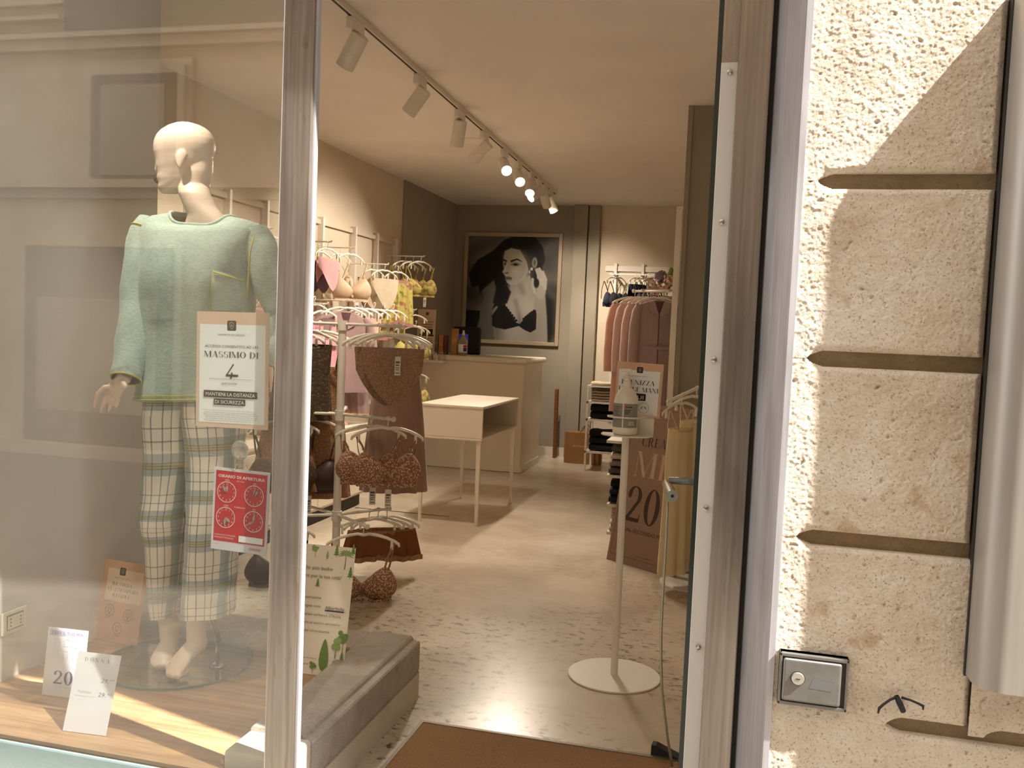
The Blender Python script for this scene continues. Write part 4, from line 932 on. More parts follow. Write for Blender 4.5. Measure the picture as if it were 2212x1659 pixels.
# ---- robe or pyjama top with sleeves
def robe(name, cat, pos, rz, label, fab, inner, L=.95, w_=.20, group=None, s_=1.0, collar=True, sl=.55, cuff=None, hem=None, button=False, belt=None):
    o = gthing(name, label, cat, pos, rz, group, s_)
    rows = [(-.085, .045, .022), (-.10, .10, .026), (-.125, .165, .030), (-.16, w_*.98, .033), (-.3, w_, .037), (-.085-L*.6, w_*1.02, .04), (-.085-L, w_*1.1, .046)]
    def fn(u, v):
        f = v*(len(rows)-1); k = min(int(f), len(rows)-2); f -= k; z, ww, d = [a+(b-a)*f for a, b in zip(rows[k], rows[k+1])]
        a = 2*math.pi*u; r_ = 1+.10*v*math.sin(7*a)+.05*v*math.sin(11*a+1)
        return Vector((ww*math.cos(a), d*math.sin(a)*r_, z))
    MB().grid(fn, 60, 30).build('body', fab, o, smooth=True)
    for s in (-1, 1):
        pts = [(s*.165, 0, -.13), (s*(w_+.015), 0, -.18), (s*(w_+.035), -.01, -.3), (s*(w_+.045), -.015, -.13-sl*.7), (s*(w_+.04), -.02, -.13-sl)]
        sv = MB().tube(pts, [.03, .042, .046, .044, .046], 14, flat=.8, cap=False).build('sleeve', fab, o, smooth=True)
        if cuff: MB().tube([pts[-1], (pts[-1][0], pts[-1][1], pts[-1][2]+.02)], .062, 14, flat=.75, cap=False).build('cuff', cuff, sv, smooth=True)
    MB().tube([(0, -.040, -.20), (.0, -.047, -.09-L*.96)], .004, 6).build('front_edge', inner, o)
    MB().grid(lambda u, v: Vector(((u-.5)*.085*(1-v), -.035-.004*math.sin(math.pi*u), -.095-.12*v)), 6, 6).build('neck_opening', inner, o, smooth=True)
    if collar:
        for s in (-1, 1):
            MB().add([(s*.045, -.030, -.085), (s*.10, -.036, -.115), (s*.085, -.046, -.185), (s*.008, -.047, -.225), (s*.012, -.043, -.20)], [(0, 1, 2, 3, 4)]).build('collar', fab, o)
    if belt: MB().tube([(w_*1.03*math.cos(a), .047*math.sin(a), -.085-L*.45) for a in (k*.4189 for k in range(16))], .016, 6, flat=.4).build('belt', belt, o)
    if hem: MB().grid(lambda u, v: Vector((w_*1.105*math.cos(2*math.pi*u), .092*math.sin(2*math.pi*u)*(1+.10*math.sin(14*math.pi*u)+.05*math.sin(22*math.pi*u+1)), -.085-L+.09*(1-v)-.003)), 60, 2).build('lace_hem', hem, o, smooth=True)
    return o

# ================================================================ left wall system
XL = -3.43
wr = thing('wall_rail_system', 'white uprights and rails for hangers along the left wall', 'rail', (XL+.03, 6.6, .3))
zr = 2.26
MB().b2((XL, 4.3, zr), (XL+.028, 8.72, zr+.038)).build('top_rail', m_white, wr, world=True)
for y in (4.6, 5.05, 5.5, 6.0, 6.45, 6.9, 7.55, 8.05, 8.55):
    MB().b2((XL+.001, y-.014, .70), (XL+.05, y+.014, zr+.06)).build('upright', m_wmetal, wr, world=True)
def arm_w(x0, p, label=None):
    MB().tube([(XL+.05, p.y, p.z-.004), (p.x+.03, p.y, p.z-.004)], .006, 8).tube([(p.x+.026, p.y, p.z-.004), (p.x+.034, p.y, p.z+.006)], .007, 8).build('arm', m_wmetal, wr, world=True)
HW = 'hangers on the left wall arms'; LW = 'white plastic hanger on an arm of the left wall rails'
def wall_item(px, py, X): 
    return AX(px, py, X)
# row 1
p = wall_item(709, 521, -3.08); arm_w(0, p); hang(p, R(86), LW, HW, .95); briefs(p, R(86), 'pink satin briefs with cream lace sides beside the steel post', f_pink, f_pinkl, w_=.15, h_=.24, leg=.72)
p = wall_item(690, 527, -3.16); hang(p, R(80), LW, HW, .95); briefs(p, R(80), 'dark pink briefs half hidden behind the steel post', f_mauved, f_pinkl, w_=.15, h_=.24, leg=.6)
p = wall_item(759, 534, -3.08); arm_w(0, p); hang(p, R(78), LW, HW, .95); bra(p, R(62), 'plain cream moulded bra hanging near the left wall', f_cream, f_cream, tags=True, s_=1.1)
p = wall_item(735, 534, -3.25); hang(p, R(84), LW, HW, .95); bra(p, R(84), 'plain cream bra hanging behind the moulded one', f_cream, f_cream, tags=False)
p = wall_item(832, 570, -3.02); arm_w(0, p); hang(p, R(75), LW, HW, .95); briefs(p, R(60), 'ivory satin briefs hanging beside yellow floral shorts', f_white, f_white, w_=.15, h_=.26, leg=.78)
p = wall_item(808, 569, -3.12); hang(p, R(80), LW, HW, .95); briefs(p, R(62), 'ivory lace briefs behind the satin ones on the left wall', f_white, f_pinkl, w_=.17, h_=.28, leg=.6)
p = wall_item(860, 574, -2.98); hang(p, R(75), LW, HW, .95); briefs(p, R(48), 'yellow floral shorts with rose hem in the spotlight', f_yel, f_yelp, w_=.145, h_=.40, leg=.1, flare=1.15, ripple=.012, cat='shorts')
p = wall_item(848, 600, -3.04); briefs(p, R(60), 'second pair of yellow floral shorts in the shade behind', f_yel, f_yelp, w_=.14, h_=.42, leg=.1, flare=1.15, ripple=.012, cat='shorts')
fb = [(910, 553, 'yellow floral bra at the front end of the wall arm'), (892, 553, 'yellow floral bra in the middle of the wall arm'), (880, 553, 'yellow floral bra at the back of the wall arm')]
for i, (x, y, l_) in enumerate(fb):
    p = AX(x, y, -3.04-.08*i); p.y = AX(910, 553, -3.04).y; hang(p, R(70), LW, HW, .95); bra(p, R(52), l_, f_yel, f_yel, 'yellow floral bras on the wall arm', 1.0, tags=(i == 0))
    if i == 0: arm_w(0, p)
# row 2
p2 = wall_item(744, 648, -2.95); arm_w(0, p2)
robe('pyjama_top', 'pyjama top', p2, R(52), 'mauve collared pyjama top hung on the left wall', f_mauve, f_mauved, L=.62, w_=.20, sl=.42, hem=None); hang(p2, R(52), LW, HW)
for k in range(5):
    p = p2+Vector((.02+.03*k, .14+.13*k, .0)); hang(p, R(60+3*k), LW, HW, .95)
p = p2+Vector((.0, .02, -.42)); briefs(p+Vector((-.05, .18, 0)), R(50), 'mauve shorts with tan lace hem under the pyjama top', f_mauve, f_tan, w_=.17, h_=.36, leg=.1, flare=1.2, ripple=.012, cat='shorts')
p = p2+Vector((.04, .35, 0)); briefs(p, R(60), 'cream lace briefs on the last hanger of the row', f_pinkl, f_pinkl, w_=.14, h_=.2)
p = wall_item(700, 655, -3.0); arm_w(0, p); hang(p, R(80), LW, HW); dress('camisole', 'camisole', p, R(70), 'pink satin camisole just right of the steel post', f_pink, f_pink, [(-.26, .13, .04), (-.4, .14, .05), (-.62, .16, .06)], strap=f_pink)
p = wall_item(680, 640, -3.1); hang(p, R(80), LW, HW); dress('camisole', 'camisole', p, R(70), 'bright pink camisole mostly hidden by the steel post', M('bright_pink', 'c96d83', .6), None, [(-.2, .13, .04), (-.4, .14, .05), (-.6, .16, .06)], strap=f_pink)
for x, y, l_ in ((886, 690, 'yellow floral bra hanging left of the standing notice'), (899, 693, 'yellow floral bra directly in front of the standing notice')):
    p = AX(x, y, -2.9); hang(p, R(60), LW, HW, .9); bra(p, R(52), l_, f_yel, f_yel, 'lower yellow floral bras', .9, tags=False)
p = AX(893, 668, -2.95); arm_w(0, p); hang(p, R(60), LW, HW, .9)
p = AX(897, 795, -2.9); hang(p, R(60), LW, HW, .9); bra(p, R(52), 'yellow floral bra hanging low beside the counter', f_yel, f_yel, s_=.9, tags=False)
# rows seen through the window, left of the post
for i, (x, y) in enumerate(((584, 491), (572, 500))):
    p = AX(x, y, -3.1); arm_w(0, p); hang(p, R(80), LW, HW); dress('camisole', 'camisole', p, R(72), 'cream lace camisole seen through the window above the shoulder' if i == 0 else 'second cream camisole behind the mannequin shoulder', f_pinkl, None, [(-.2, .14, .04), (-.4, .15, .05), (-.7, .18, .06)], strap=f_pinkl)
for i, (x, y, f_, l_) in enumerate(((548, 660, f_taupe, 'taupe camisole glimpsed between mannequin arm and waist'), (566, 668, f_robe3, 'dusty mauve camisole glimpsed behind the mannequin elbow'), (600, 690, f_mauve, 'mauve nightdress hidden behind the window notice'))):
    p = AX(x, y-70, -3.0); hang(p, R(80), LW, HW); dress('camisole', 'camisole', p, R(70), l_, f_, None, [(-.2, .14, .04), (-.4, .15, .05), (-.75, .18, .06)], strap=f_)
# low cabinet along the left wall
cbt = thing('low_cabinet', 'low white drawer cabinet under the left wall rails', 'cabinet', (-3.15, 5.6, 0))
MB().b2((-3.40, 4.2, .10), (-2.90, 6.78, .64)).build('body', m_furn, cbt, world=True)
MB().b2((-3.41, 4.19, .64), (-2.885, 6.79, .665)).build('top', m_furn, cbt, world=True, bevel=.004)
MB().b2((-3.40, 4.2, .004), (-2.93, 6.76, .10)).build('plinth', m_seal, cbt, world=True)
for k in range(3):
    y0_ = 4.22+k*.855
    for z0_, z1_ in ((.12, .36), (.40, .62)): MB().b2((-2.9, y0_, z0_), (-2.884, y0_+.83, z1_)).build('drawer', m_furn, cbt, world=True, bevel=.003)
    MB().b2((-2.899, y0_, .37), (-2.895, y0_+.83, .39)).build('grip_channel', m_seal, cbt, world=True)
for i, (y, c_, l_) in enumerate(((6.45, f_pinkl, 'folded cream lace top on the low cabinet'), (6.1, f_pink, 'folded pink top on the low cabinet'), (5.7, f_taupe, 'folded taupe top on the low cabinet'))):
    o = thing('camisole_pile', l_, 'folded top', (-3.1, y, .666))
    MB().grid(lambda u, v: Vector(((u-.5)*.30, (v-.5)*.24, .004+.045*(math.sin(math.pi*u)*math.sin(math.pi*v))**.35+.006*math.sin(u*17)*math.sin(v*9))), 16, 14).b2((-.15, -.12, 0), (.15, .12, .006)).build('fabric', c_, o, smooth=True)

# ================================================================ spinner rack
SX, SY = -2.125, 4.6
rk = thing('spinner_rack', 'white garment rack with central pole and three tiers of arms', 'rack', (SX, SY, 0))
MB().lathe([(0, .02), (.022, .02), (.022, 1.47), (.0, 1.47)], 18).build('pole', m_wmetal, rk, smooth=True, sharp=40)
MB().lathe([(0, 0), (.22, 0), (.22, .012), (.03, .03), (0, .03)], 36).build('base', m_wmetal, rk, smooth=True, sharp=30)
def arms(z, angs, L):
    MB().lathe([(0, z-.035), (.028, z-.035), (.028, z+.02), (0, z+.02)], 18).build('collar', m_wmetal, rk, smooth=True, sharp=40)
    out = {}
    for a in angs:
        d = Vector((math.cos(R(a)), math.sin(R(a)), 0)); e = d*L; 
        MB().tube([d*.02+Vector((0, 0, z)), e+Vector((0, 0, z))], .0085, 10).tube([e+Vector((0, 0, z)), e+d*.012+Vector((0, 0, z))], .014, 12).build('arm', m_wmetal, rk, smooth=True, sharp=40)
        out[a] = (d, z)
    return out
arms(1.45, (-15, 52, 150, 190), .38); arms(.955, (-15, 110, 172, 200), .36); arms(.395, (-38, 55, 150, 215), .34)
RG = 'hangers on the spinner rack'; RL = 'white plastic hanger on an arm of the pole rack'
def on_arm(a, dist, z): d = Vector((math.cos(R(a)), math.sin(R(a)), 0)); return Vector((SX, SY, z+.012))+d*dist
# top tier
for k, dist in enumerate((.35, .30, .25)):
    p = on_arm(-15, dist, 1.45); hang(p, R(26+3*k), RL, RG)
    if k < 2: briefs(p, R(26+3*k), ['taupe lace briefs with price tag at the front of the rack', 'taupe lace briefs behind the tagged pair on the rack'][k], f_taupel, f_taupe, w_=.165, h_=.30, leg=.62, tags=(k == 0))
p = on_arm(52, .36, 1.45); hang(p, R(30), RL, RG); dress('nightdress', 'nightdress', p, R(28), 'long taupe tulle nightdress hanging to the floor side of the rack', f_taupe, f_taupel, [(-.28, .125, .05), (-.40, .14, .06), (-.6, .16, .08), (-.96, .19, .10)], rip=.16, nrip=11, strap=f_taupe, tags=False)
p = on_arm(52, .29, 1.45); hang(p, R(34), RL, RG)
for a, l_, f_, rw in ((190, 'dark olive lace slip hanging beside the steel post', f_dark, [(-.13, .16, .05), (-.3, .15, .05), (-.55, .17, .06)]), (150, 'brown lace nightdress mostly behind the steel post', f_brown2, [(-.26, .13, .05), (-.45, .14, .06), (-1.0, .2, .09)])):
    for dist in (.22, .30): hang(on_arm(a, dist, 1.45), R(30), RL, RG)
    dress('slip_dress', 'slip', on_arm(a, .22, 1.45), R(28), l_, f_, None, rw, strap=f_darkb, rip=.06)
p = on_arm(190, .30, 1.45); dress('nightdress', 'nightdress', p, R(26), 'tan lace nightdress hanging behind the dark slip', f_brown2, f_dark, [(-.5, .12, .05), (-.6, .13, .06), (-.95, .19, .09)], strap=f_brown, rip=.08)
# middle tier
p = on_arm(-15, .33, .955); hang(p, R(24), RL, RG); bra(p, R(24), 'rust brown lace bra with price tag in front of the middle tier', f_brown, f_brown2, dz=.04, s_=1.05)
p = on_arm(-15, .22, .955); hang(p, R(30), RL, RG); bra(p, R(28), 'rust brown lace bra behind the tagged one on the middle tier', f_brown, f_brown2, dz=.04, s_=1.05)
p = on_arm(172, .20, .955); hang(p, R(25), RL, RG); bra(p, R(24), 'dark brown bra hanging between steel post and rack pole', f_darkb, f_darkb, dz=-.03, s_=1.1)
p = on_arm(200, .30, .955); hang(p, R(25), RL, RG); bra(p, R(24), 'dark lace bra at the left of the middle tier', f_dark, f_darkb, dz=-.03, s_=1.05)
# bottom tier
p = on_arm(-38, .31, .395); hang(p, R(24), RL, RG); bra(p, R(24), 'rust lace bra with dangling tags on the lowest tier', f_brown, f_brown2, s_=1.05)
for k, dist in enumerate((.33, .27, .21)):
    p = on_arm(55, dist, .395); hang(p, R(28+3*k), RL, RG)
    if k < 2: briefs(p, R(28+3*k), ['sheer rust brown shorts at the outer end of the lowest tier', 'sheer rust brown shorts on the inner hanger of the lowest tier'][k], M('rust_tulle', '7b4727', .9, var=.1, vscale=20), f_brown2, w_=.17, h_=.17, leg=.1, flare=1.25, ripple=.015, cat='shorts')
p = on_arm(215, .31, .395); hang(p, R(20), RL, RG); bra(p, R(20), 'dark bra on the lowest tier beside the steel post', f_darkb, f_darkb, s_=1.0, tags=False)

# ================================================================ right hand rails
ur = thing('robe_rail', 'tall white upright with arms carrying the robes', 'rail', (-.50, 7.15, 0))
for i, (px, Yq) in enumerate(((1468, 7.0), (1480, 7.3))):
    pt = AY(px, 455, Yq); MB().b2((pt.x-.022, Yq-.02, .004), (pt.x+.022, Yq+.02, pt.z)).build('upright', m_wmetal, ur, world=True)
    MB().b2((pt.x-.022, Yq-.03, pt.z), (pt.x+.06, Yq+.03, pt.z+.03)).build('top_bracket', m_wmetal, ur, world=True)
pa, pb = AY(1371, 629, 7.33), AY(1446, 629, 6.94)
MB().tube([pb, pa], .010, 10).tube([pa+Vector((-.012, -.01, 0)), pa], .016, 12).build('arm', m_wmetal, ur, world=True, smooth=True)
pc_, pd_ = AY(1385, 627, 7.2), AY(1470, 627, 7.35); MB().tube([pc_, pd_], .010, 10).build('arm', m_wmetal, ur, world=True)
MB().tube([AY(1395, 655, 7.1), AY(1470, 655, 7.2)], .008, 8).build('arm', m_wmetal, ur, world=True)
RR = 'hangers on the robe rail'; RLb = 'white wooden style hanger on the robe rail'
for k, (x, l_, f_, i_, L) in enumerate(((1374, 'salmon pink robe at the left end of the robe rail', f_robe, f_robe, 1.0), (1392, 'pale rose robe next to the salmon one', f_robe2, f_robe, .95), (1412, 'dusty rose pyjama top with pocket on the robe rail', f_robe2, f_mauved, .75), (1432, 'dusty mauve robe with hanging sleeves on the robe rail', f_robe3, f_mauved, .9), (1448, 'salmon robe at the right end of the robe rail', f_robe, f_robe2, 1.0))):
    p = AY(1372+17*k, 629, 7.32-.085*k if k < 4 else 7.42)+Vector((0, 0, .006)); hang(p, R(18+3*k), RLb, RR, .95)
    robe('robe', 'robe', p, R(18+3*k), l_, f_, i_, L=L, w_=.17, sl=.6, s_=.9, belt=f_ if k in (0, 3) else None)
# rear wall rail with dark garments and a flower arrangement
rw = thing('rear_wall_rail', 'white wall rail with dark underwear on the pale rear wall', 'rail', (-1.1, YW-.05, 2.2))
za = AY(1308, 580, YW).z
MB().b2((-1.58, YW-.025, za-.03), (-.55, YW, za+.03)).build('top_rail', m_wmetal, rw, world=True)
for px in (1330, 1389): 
    x = AY(px, 580, YW-.03).x; MB().b2((x-.016, YW-.05, .5), (x+.016, YW-.025, za+.06)).build('upright', m_wmetal, rw, world=True)
zb_ = AY(1330, 592, YW-.25).z; MB().b2((-1.50, YW-.255, zb_-.006), (-.55, YW-.245, zb_+.006)).build('hanging_bar', m_wmetal, rw, world=True)
for px in (1330, 1389): x = AY(px, 580, YW-.03).x; MB().b2((x-.006, YW-.25, zb_-.012), (x+.006, YW-.05, zb_+.004)).build('arm', m_wmetal, rw, world=True)
for px, l_, f_ in ((1325, 'grey and black mesh bra at the left of the rear rail', f_navy), (1338, 'black trimmed mesh bra second on the rear rail', f_black), (1374, 'navy briefs on the rear rail', f_navy), (1384, 'black briefs beside the navy ones on the rear rail', f_black), (1394, 'dark navy bra behind the flowers on the rear rail', f_navy), (1404, 'black bra partly behind the flowers on the rear rail', f_black)):
    p = AY(px, 590, YW-.25); p.z = zb_+.014; hang(p, R(70), 'white plastic hanger on the rear wall rail', 'hangers on the rear wall rail', .9)
    (briefs if 'briefs' in l_ else bra)(p, R(70), l_, f_, f_black) if 'briefs' in l_ else bra(p, R(60), l_, f_, f_black, tags=False)
fl = thing('flower_arrangement', 'pink and purple artificial hydrangeas in a grey vase', 'flowers', AY(1432, 700, 8.3))
fc = Vector(fl.location); m_fp = M('petal_pink', 'f0cbb6', .8, var=.1, vscale=30); m_fv = M('petal_violet', 'a389a0', .8, var=.1, vscale=30); m_lf = M('leaf_green', '8a9a3c', .7)
MB().lathe([(0, 0), (.05, 0), (.075, .12), (.085, .25), (.07, .25), (0, .20)], 24).build('vase', M('grey_vase', '6d6760', .6), fl, smooth=True)
def bloom(c, r_, m_, n):
    g = MB()
    for _ in range(n):
        d = Vector((random.gauss(0, 1), random.gauss(0, 1), random.gauss(0, 1))).normalized(); q = c+d*r_*random.uniform(.8, 1); t = d.orthogonal().normalized(); b = d.cross(t); s_ = .016
        for k in range(4):
            a = k*math.pi/2+random.random(); e1 = t*math.cos(a)+b*math.sin(a); e2 = -t*math.sin(a)+b*math.cos(a)
            g.add([q, q+e1*s_*.6+e2*s_*.6+d*.004, q+e1*s_*1.3, q+e1*s_*.6-e2*s_*.6+d*.004], [(0, 1, 2, 3)])
    g.build('bloom', m_, fl)
for px, py, r_, m_ in ((1412, 612, .055, m_fp), (1428, 598, .060, m_fv), (1446, 606, .055, m_fp), (1418, 632, .05, m_fp), (1436, 620, .05, m_fp)): bloom(AY(px, py, 8.3)-fc, r_, m_, 46)
for px, py in ((1450, 586), (1448, 592)): MB().lathe([(0, -.03), (.02, -.01), (.024, .01), (.012, .03), (0, .035)], 10, AY(px, py, 8.3)-fc).build('bud', m_lf, fl, smooth=True)
for k in range(4): MB().tube([(0, 0, .2), AY(1415+10*k, 625, 8.3)-fc], .004, 6).build('stem', m_lf, fl)
fsx = AY(1432, 700, 8.3)
fs = thing('flower_shelf', 'white shelf bracket carrying the flower vase', 'shelf', (fsx.x, 8.3, fsx.z-.02)); MB().b2((-.14, -.12, 0), (.18, .15, .018)).build('board', m_wmetal, fs); MB().b2((.12, -.02, -.0-fsx.z+.024), (.16, .02, 0)).build('post', m_wmetal, fs)

# ---- shelves of folded clothes
def folded(name, label, pos, w_, d, h_, col, group, rz=0):
    o = thing(name, label, 'folded garment', pos, rz, group)
    n = 14; prof = []
    for k in range(n):
        a = 2*math.pi*k/n; e = .55; ca, sa = math.cos(a), math.sin(a)
        prof.append((d/2*abs(ca)**e*(1 if ca > 0 else -1), h_/2+h_/2*abs(sa)**.7*(1 if sa > 0 else -1)))
    rg = []
    for i in range(7):
        x = -w_/2+w_*i/6; k = .97 if i in (0, 6) else 1
        rg.append([Vector((x, y*k, h_*.02+z*.96+.004*math.sin(i*2+pos[0]*9))) for y, z in prof])
    MB().loft(rg).build('fabric', col, o, smooth=True, sharp=60)
    for y_ in (.3, .66): MB().tube([(-w_/2, -d/2*.985, h_*y_), (w_/2, -d/2*.985, h_*y_)], h_*.05, 5).build('fold', col, o)
    return o
m_shade = {k: M('folded_'+k, c, .9, var=.05, vscale=20) for k, c in dict(ivory='d6c6a4', grey='8d8478', pale='cfc3b0', black='15141a', navy='1c1d2a', rose='c9a494', dgrey='5c554c').items()}
sh1 = thing('shelf_unit', 'narrow white shelf unit with folded clothes at the rear wall', 'shelf', (-1.2, 9.75, 0))
Xa, Xb, Y1, Y2 = AY(1268, 850, 9.5).x, -.95, 9.5, 9.9
zs = [AY(1290, y, 9.5).z for y in (833, 868, 906, 976)]
for z in zs: MB().b2((Xa, Y1, z-.02), (Xb, Y2, z)).build('shelf_board', m_wmetal, sh1, world=True)
for x in (Xa+.01, Xb-.01):
    for y in (Y1+.01, Y2-.01): MB().b2((x-.01, y-.01, .003), (x+.01, y+.01, zs[0]-.02)).build('post', m_wmetal, sh1, world=True)
GF = 'folded clothes on the rear shelf unit'
folded('folded_garment', 'folded ivory garment alone on the top shelf of the rear unit', (Xa+.18, 9.68, zs[0]+.001), .3, .3, .035, m_shade['ivory'], GF)
for k in range(5): folded('folded_garment', ['lowest pale shirt of the stack on the second rear shelf', 'second pale shirt from the bottom of the stack on the rear shelf', 'middle pale shirt of the stack on the second rear shelf', 'pale shirt just under the grey one on the rear shelf', 'grey shirt topping the pale stack on the rear shelf'][k], (Xa+.19, 9.68, zs[1]+.001+.029*k), .3, .3, .028, m_shade['pale' if k < 4 else 'grey'], GF)
for k in range(2): folded('folded_garment', ['thick black garment under another on the third rear shelf', 'black garment on top on the third rear shelf'][k], (Xa+.2, 9.68, zs[2]+.001+.075*k), .32, .3, .074, m_shade['black'], GF)
for k in range(3): folded('folded_garment', ['dark garment at the bottom of the lowest rear shelf', 'dark garment in the middle of the lowest rear shelf', 'black garment on top of the lowest rear shelf stack'][k], (Xa+.2, 9.68, zs[3]+.001+.075*k), .32, .3, .074, m_shade['navy' if k < 2 else 'black'], GF)
sh2 = thing('display_shelf', 'low white display shelf with folded clothes behind the brown poster', 'shelf', (-.72, 6.0, 0))
zz = [AY(1315, y, 6.0).z for y in (952, 1027, 1090, 1150)]
xa, xb = AY(1309, 960, 6.0).x, -.50
for i, z in enumerate(zz): MB().b2((xa+.01*i, 6.02, z-.018), (xb, 6.34, z)).build('shelf_board', m_wmetal, sh2, world=True)
for y in (6.06, 6.31): MB().b2((xb-.03, y-.012, .003), (xb-.005, y+.012, zz[0]-.018)).b2((xa+.13, y-.012, .003), (xa+.15, y+.012, zz[0]-.018)).build('post', m_wmetal, sh2, world=True)
G2 = 'folded clothes on the low display shelf'
cols = [('dgrey', 'grey', 'pale', 'dgrey'), ('black', 'navy', 'black'), ('pale', 'ivory', 'pale', 'rose')]
nm = [['dark grey garment lowest on the upper level of the low shelf', 'mid grey garment second on the upper level of the low shelf', 'pale garment third on the upper level of the low shelf', 'dark grey garment topping the upper level of the low shelf'], ['black garment lowest on the middle level of the low shelf', 'navy garment between black ones on the low shelf', 'black garment topping the middle level of the low shelf'], ['pale garment lowest on the bottom level of the low shelf', 'ivory garment second on the bottom level of the low shelf', 'pale garment third on the bottom level of the low shelf', 'rose garment topping the bottom level of the low shelf']]
for lv in range(3):
    gap = (zz[lv]-zz[lv+1]-.022)/len(cols[lv])*.93
    for k, c_ in enumerate(cols[lv]): folded('folded_garment', nm[lv][k], (xa+.16+.01*lv, 6.16, zz[lv+1]+.001+gap*k), .28-.01*k, .26, gap*.98, m_shade[c_], G2)
# ---- ivory camisole stand by the door
cs = thing('camisole_stand', 'white floor stand with round base carrying ivory camisoles', 'rack', (-.20, 5.42, 0))
MB().lathe([(0, 0), (.20, 0), (.20, .008), (0, .01)], 40).build('base', m_wmetal, cs, smooth=True, sharp=30); MB().lathe([(0, .008), (.014, .008), (.014, 1.20), (0, 1.20)], 16).build('pole', m_wmetal, cs, smooth=True, sharp=40)
q0, q1 = AY(1442, 868, 5.15)-Vector((-.20, 5.42, 0)), AY(1516, 834, 5.45)-Vector((-.20, 5.42, 0))
MB().tube([q0, q1, q1+(q1-q0)*.3], .010, 10).build('arm', m_wmetal, cs, smooth=True)
MB().tube([(0, 0, 1.195), q0.lerp(q1, .95)], .009, 8).build('brace', m_wmetal, cs)
for k, (t, l_) in enumerate(((.42, 'ivory silk camisole at the front of the stand by the door'), (.85, 'ivory camisole behind the front one on the stand by the door'))):
    p = Vector((-.20, 5.42, 0))+q0.lerp(q1, t)+Vector((0, 0, .012)); hang(p, R(60-15*k), 'white plastic hanger on the stand by the glass door', 'hangers on the camisole stand')
    dress('camisole', 'camisole', p, R(62-15*k), l_, f_ivory, None, [(-.20, .11, .045), (-.32, .12, .05), (-.7, .125, .06), (-1.04+.02*k, .13, .07)], strap=f_ivory, rip=.12, nrip=7)

_seen = set()
for o, p in HANG:                                  # a hanger is told apart by what it carries
    c = [l_ for q, l_ in GARM if (q-p).length < .03]
    if c and c[0] not in _seen: o['label'] = 'hanger of the '+c[0]; _seen.add(c[0])
# ================================================================ signs
class Sign:
    def __init__(s, name, label, cat, TL, TR, BL, mat, th=.003, back=None, z0=None):
        TL, TR, BL = Vector(TL), Vector(TR), Vector(BL)
        s.w = (TR-TL).length; s.h = (BL-TL).length
        s.mt = frame_mat(BL, TR-TL, TL-BL); s.o = thing(name, label, cat, mat=s.mt)
        s.bd = MB().b2((0, 0, 0), (s.w, th, s.h)).build('panel', mat, s.o); s.k = 1
    def X(s, f): return f*s.w
    def Z(s, f): return (1-f)*s.h
    def yy(s): s.k += 1; return -.00013*s.k
    def rect(s, x0, y0, x1, y1, mat, name='printed_field', lift=None):
        y = lift if lift is not None else s.yy(); return MB().poly([(s.X(x0), s.Z(y1)), (s.X(x1), s.Z(y1)), (s.X(x1), s.Z(y0)), (s.X(x0), s.Z(y0))], y).build(name, mat, s.o, fixn=False)
    def text(s, body, cx, base, h, mat, width=None, **kw):
        return text_mb(body, h*s.h/.70, s.X(cx), s.Z(base), y=s.yy(), width=width*s.w if width else None, **kw).build('lettering', mat, s.o, fixn=False)
    def did(s, body, cx, base, h, width, mat): return didone(body, h*s.h, s.X(cx), s.Z(base), width*s.w, y=s.yy()).build('lettering', mat, s.o, fixn=False)
    def lines(s, x0, x1, y0, y1, n, mat, t=.35):
        g = MB(); y = s.yy(); rr = random.Random(int(x0*1000+y0*77))
        for i in range(n):
            zc = y0+(y1-y0)*i/max(1, n-1); a = x0+(x1-x0)*rr.uniform(0, .06); b = x1-(x1-x0)*rr.uniform(0, .08); hh = (y1-y0)/max(1, n-1)*t if n > 1 else t*.02; x = a
            while x < b-.01:
                e = min(b, x+(x1-x0)*rr.uniform(.04, .11)); g.poly([(s.X(x), s.Z(zc+hh/2)), (s.X(e), s.Z(zc+hh/2)), (s.X(e), s.Z(zc-hh/2)), (s.X(x), s.Z(zc-hh/2))], y); x = e+(x1-x0)*.014
        g.build('small_print', mat, s.o, fixn=False)
    def badge(s, cx, cy, r_, line):
        y = s.yy(); g = MB(); R_ = r_*s.w; c = R_*.3; pts = []
        for qx, qz, a0 in ((1, 1, 0), (-1, 1, 90), (-1, -1, 180), (1, -1, 270)):
            for k in range(5): a = R(a0+90*k/4); pts.append((s.X(cx)+qx*(R_-c)+c*math.cos(a), s.Z(cy)+qz*(R_-c)+c*math.sin(a)))
        b = g.poly(pts, y).build('shield_badge', m_black, s.o, fixn=False)
        sh_ = [(0, .72), (.5, .5), (.48, -.1), (.3, -.45), (0, -.75), (-.3, -.45), (-.48, -.1), (-.5, .5)]; y2 = s.yy(); g2 = MB()
        for i in range(8):
            p, q = sh_[i], sh_[(i+1) % 8]; g2.poly([(s.X(cx)+a*R_*f, s.Z(cy)+b_*R_*f) for (a, b_), f in ((p, 1), (q, 1), (q, .85), (p, .85))], y2)
        g2.ring(s.X(cx), s.Z(cy), R_*.26, R_*.17, y2, 14); g2.disc(s.X(cx), s.Z(cy), R_*.08, y2, 8); g2.build('shield_outline', line, b, fixn=False)
m_gold = M('badge_line', 'b9ab98', .6); m_txt = M('dark_text', '2e2c2c', .7); m_txtg = M('grey_text', '8a8784', .7); m_wtxt = M('white_text', 'f0eeec', .7); m_purp = M('purple_text', '3d3666', .7); m_mini = M('fine_print', 'bdbab6', .8)
YG = 2.2105
def g2(x, y): return AY(x, y, YG)
s = Sign('window_notice', 'peach and white safety notice stuck inside the window', 'notice', g2(427, 672), g2(584, 676), g2(423, 920), m_peach, .0012)
fx = lambda x: (x-45)/925; fy = lambda y: (y-70)/1490
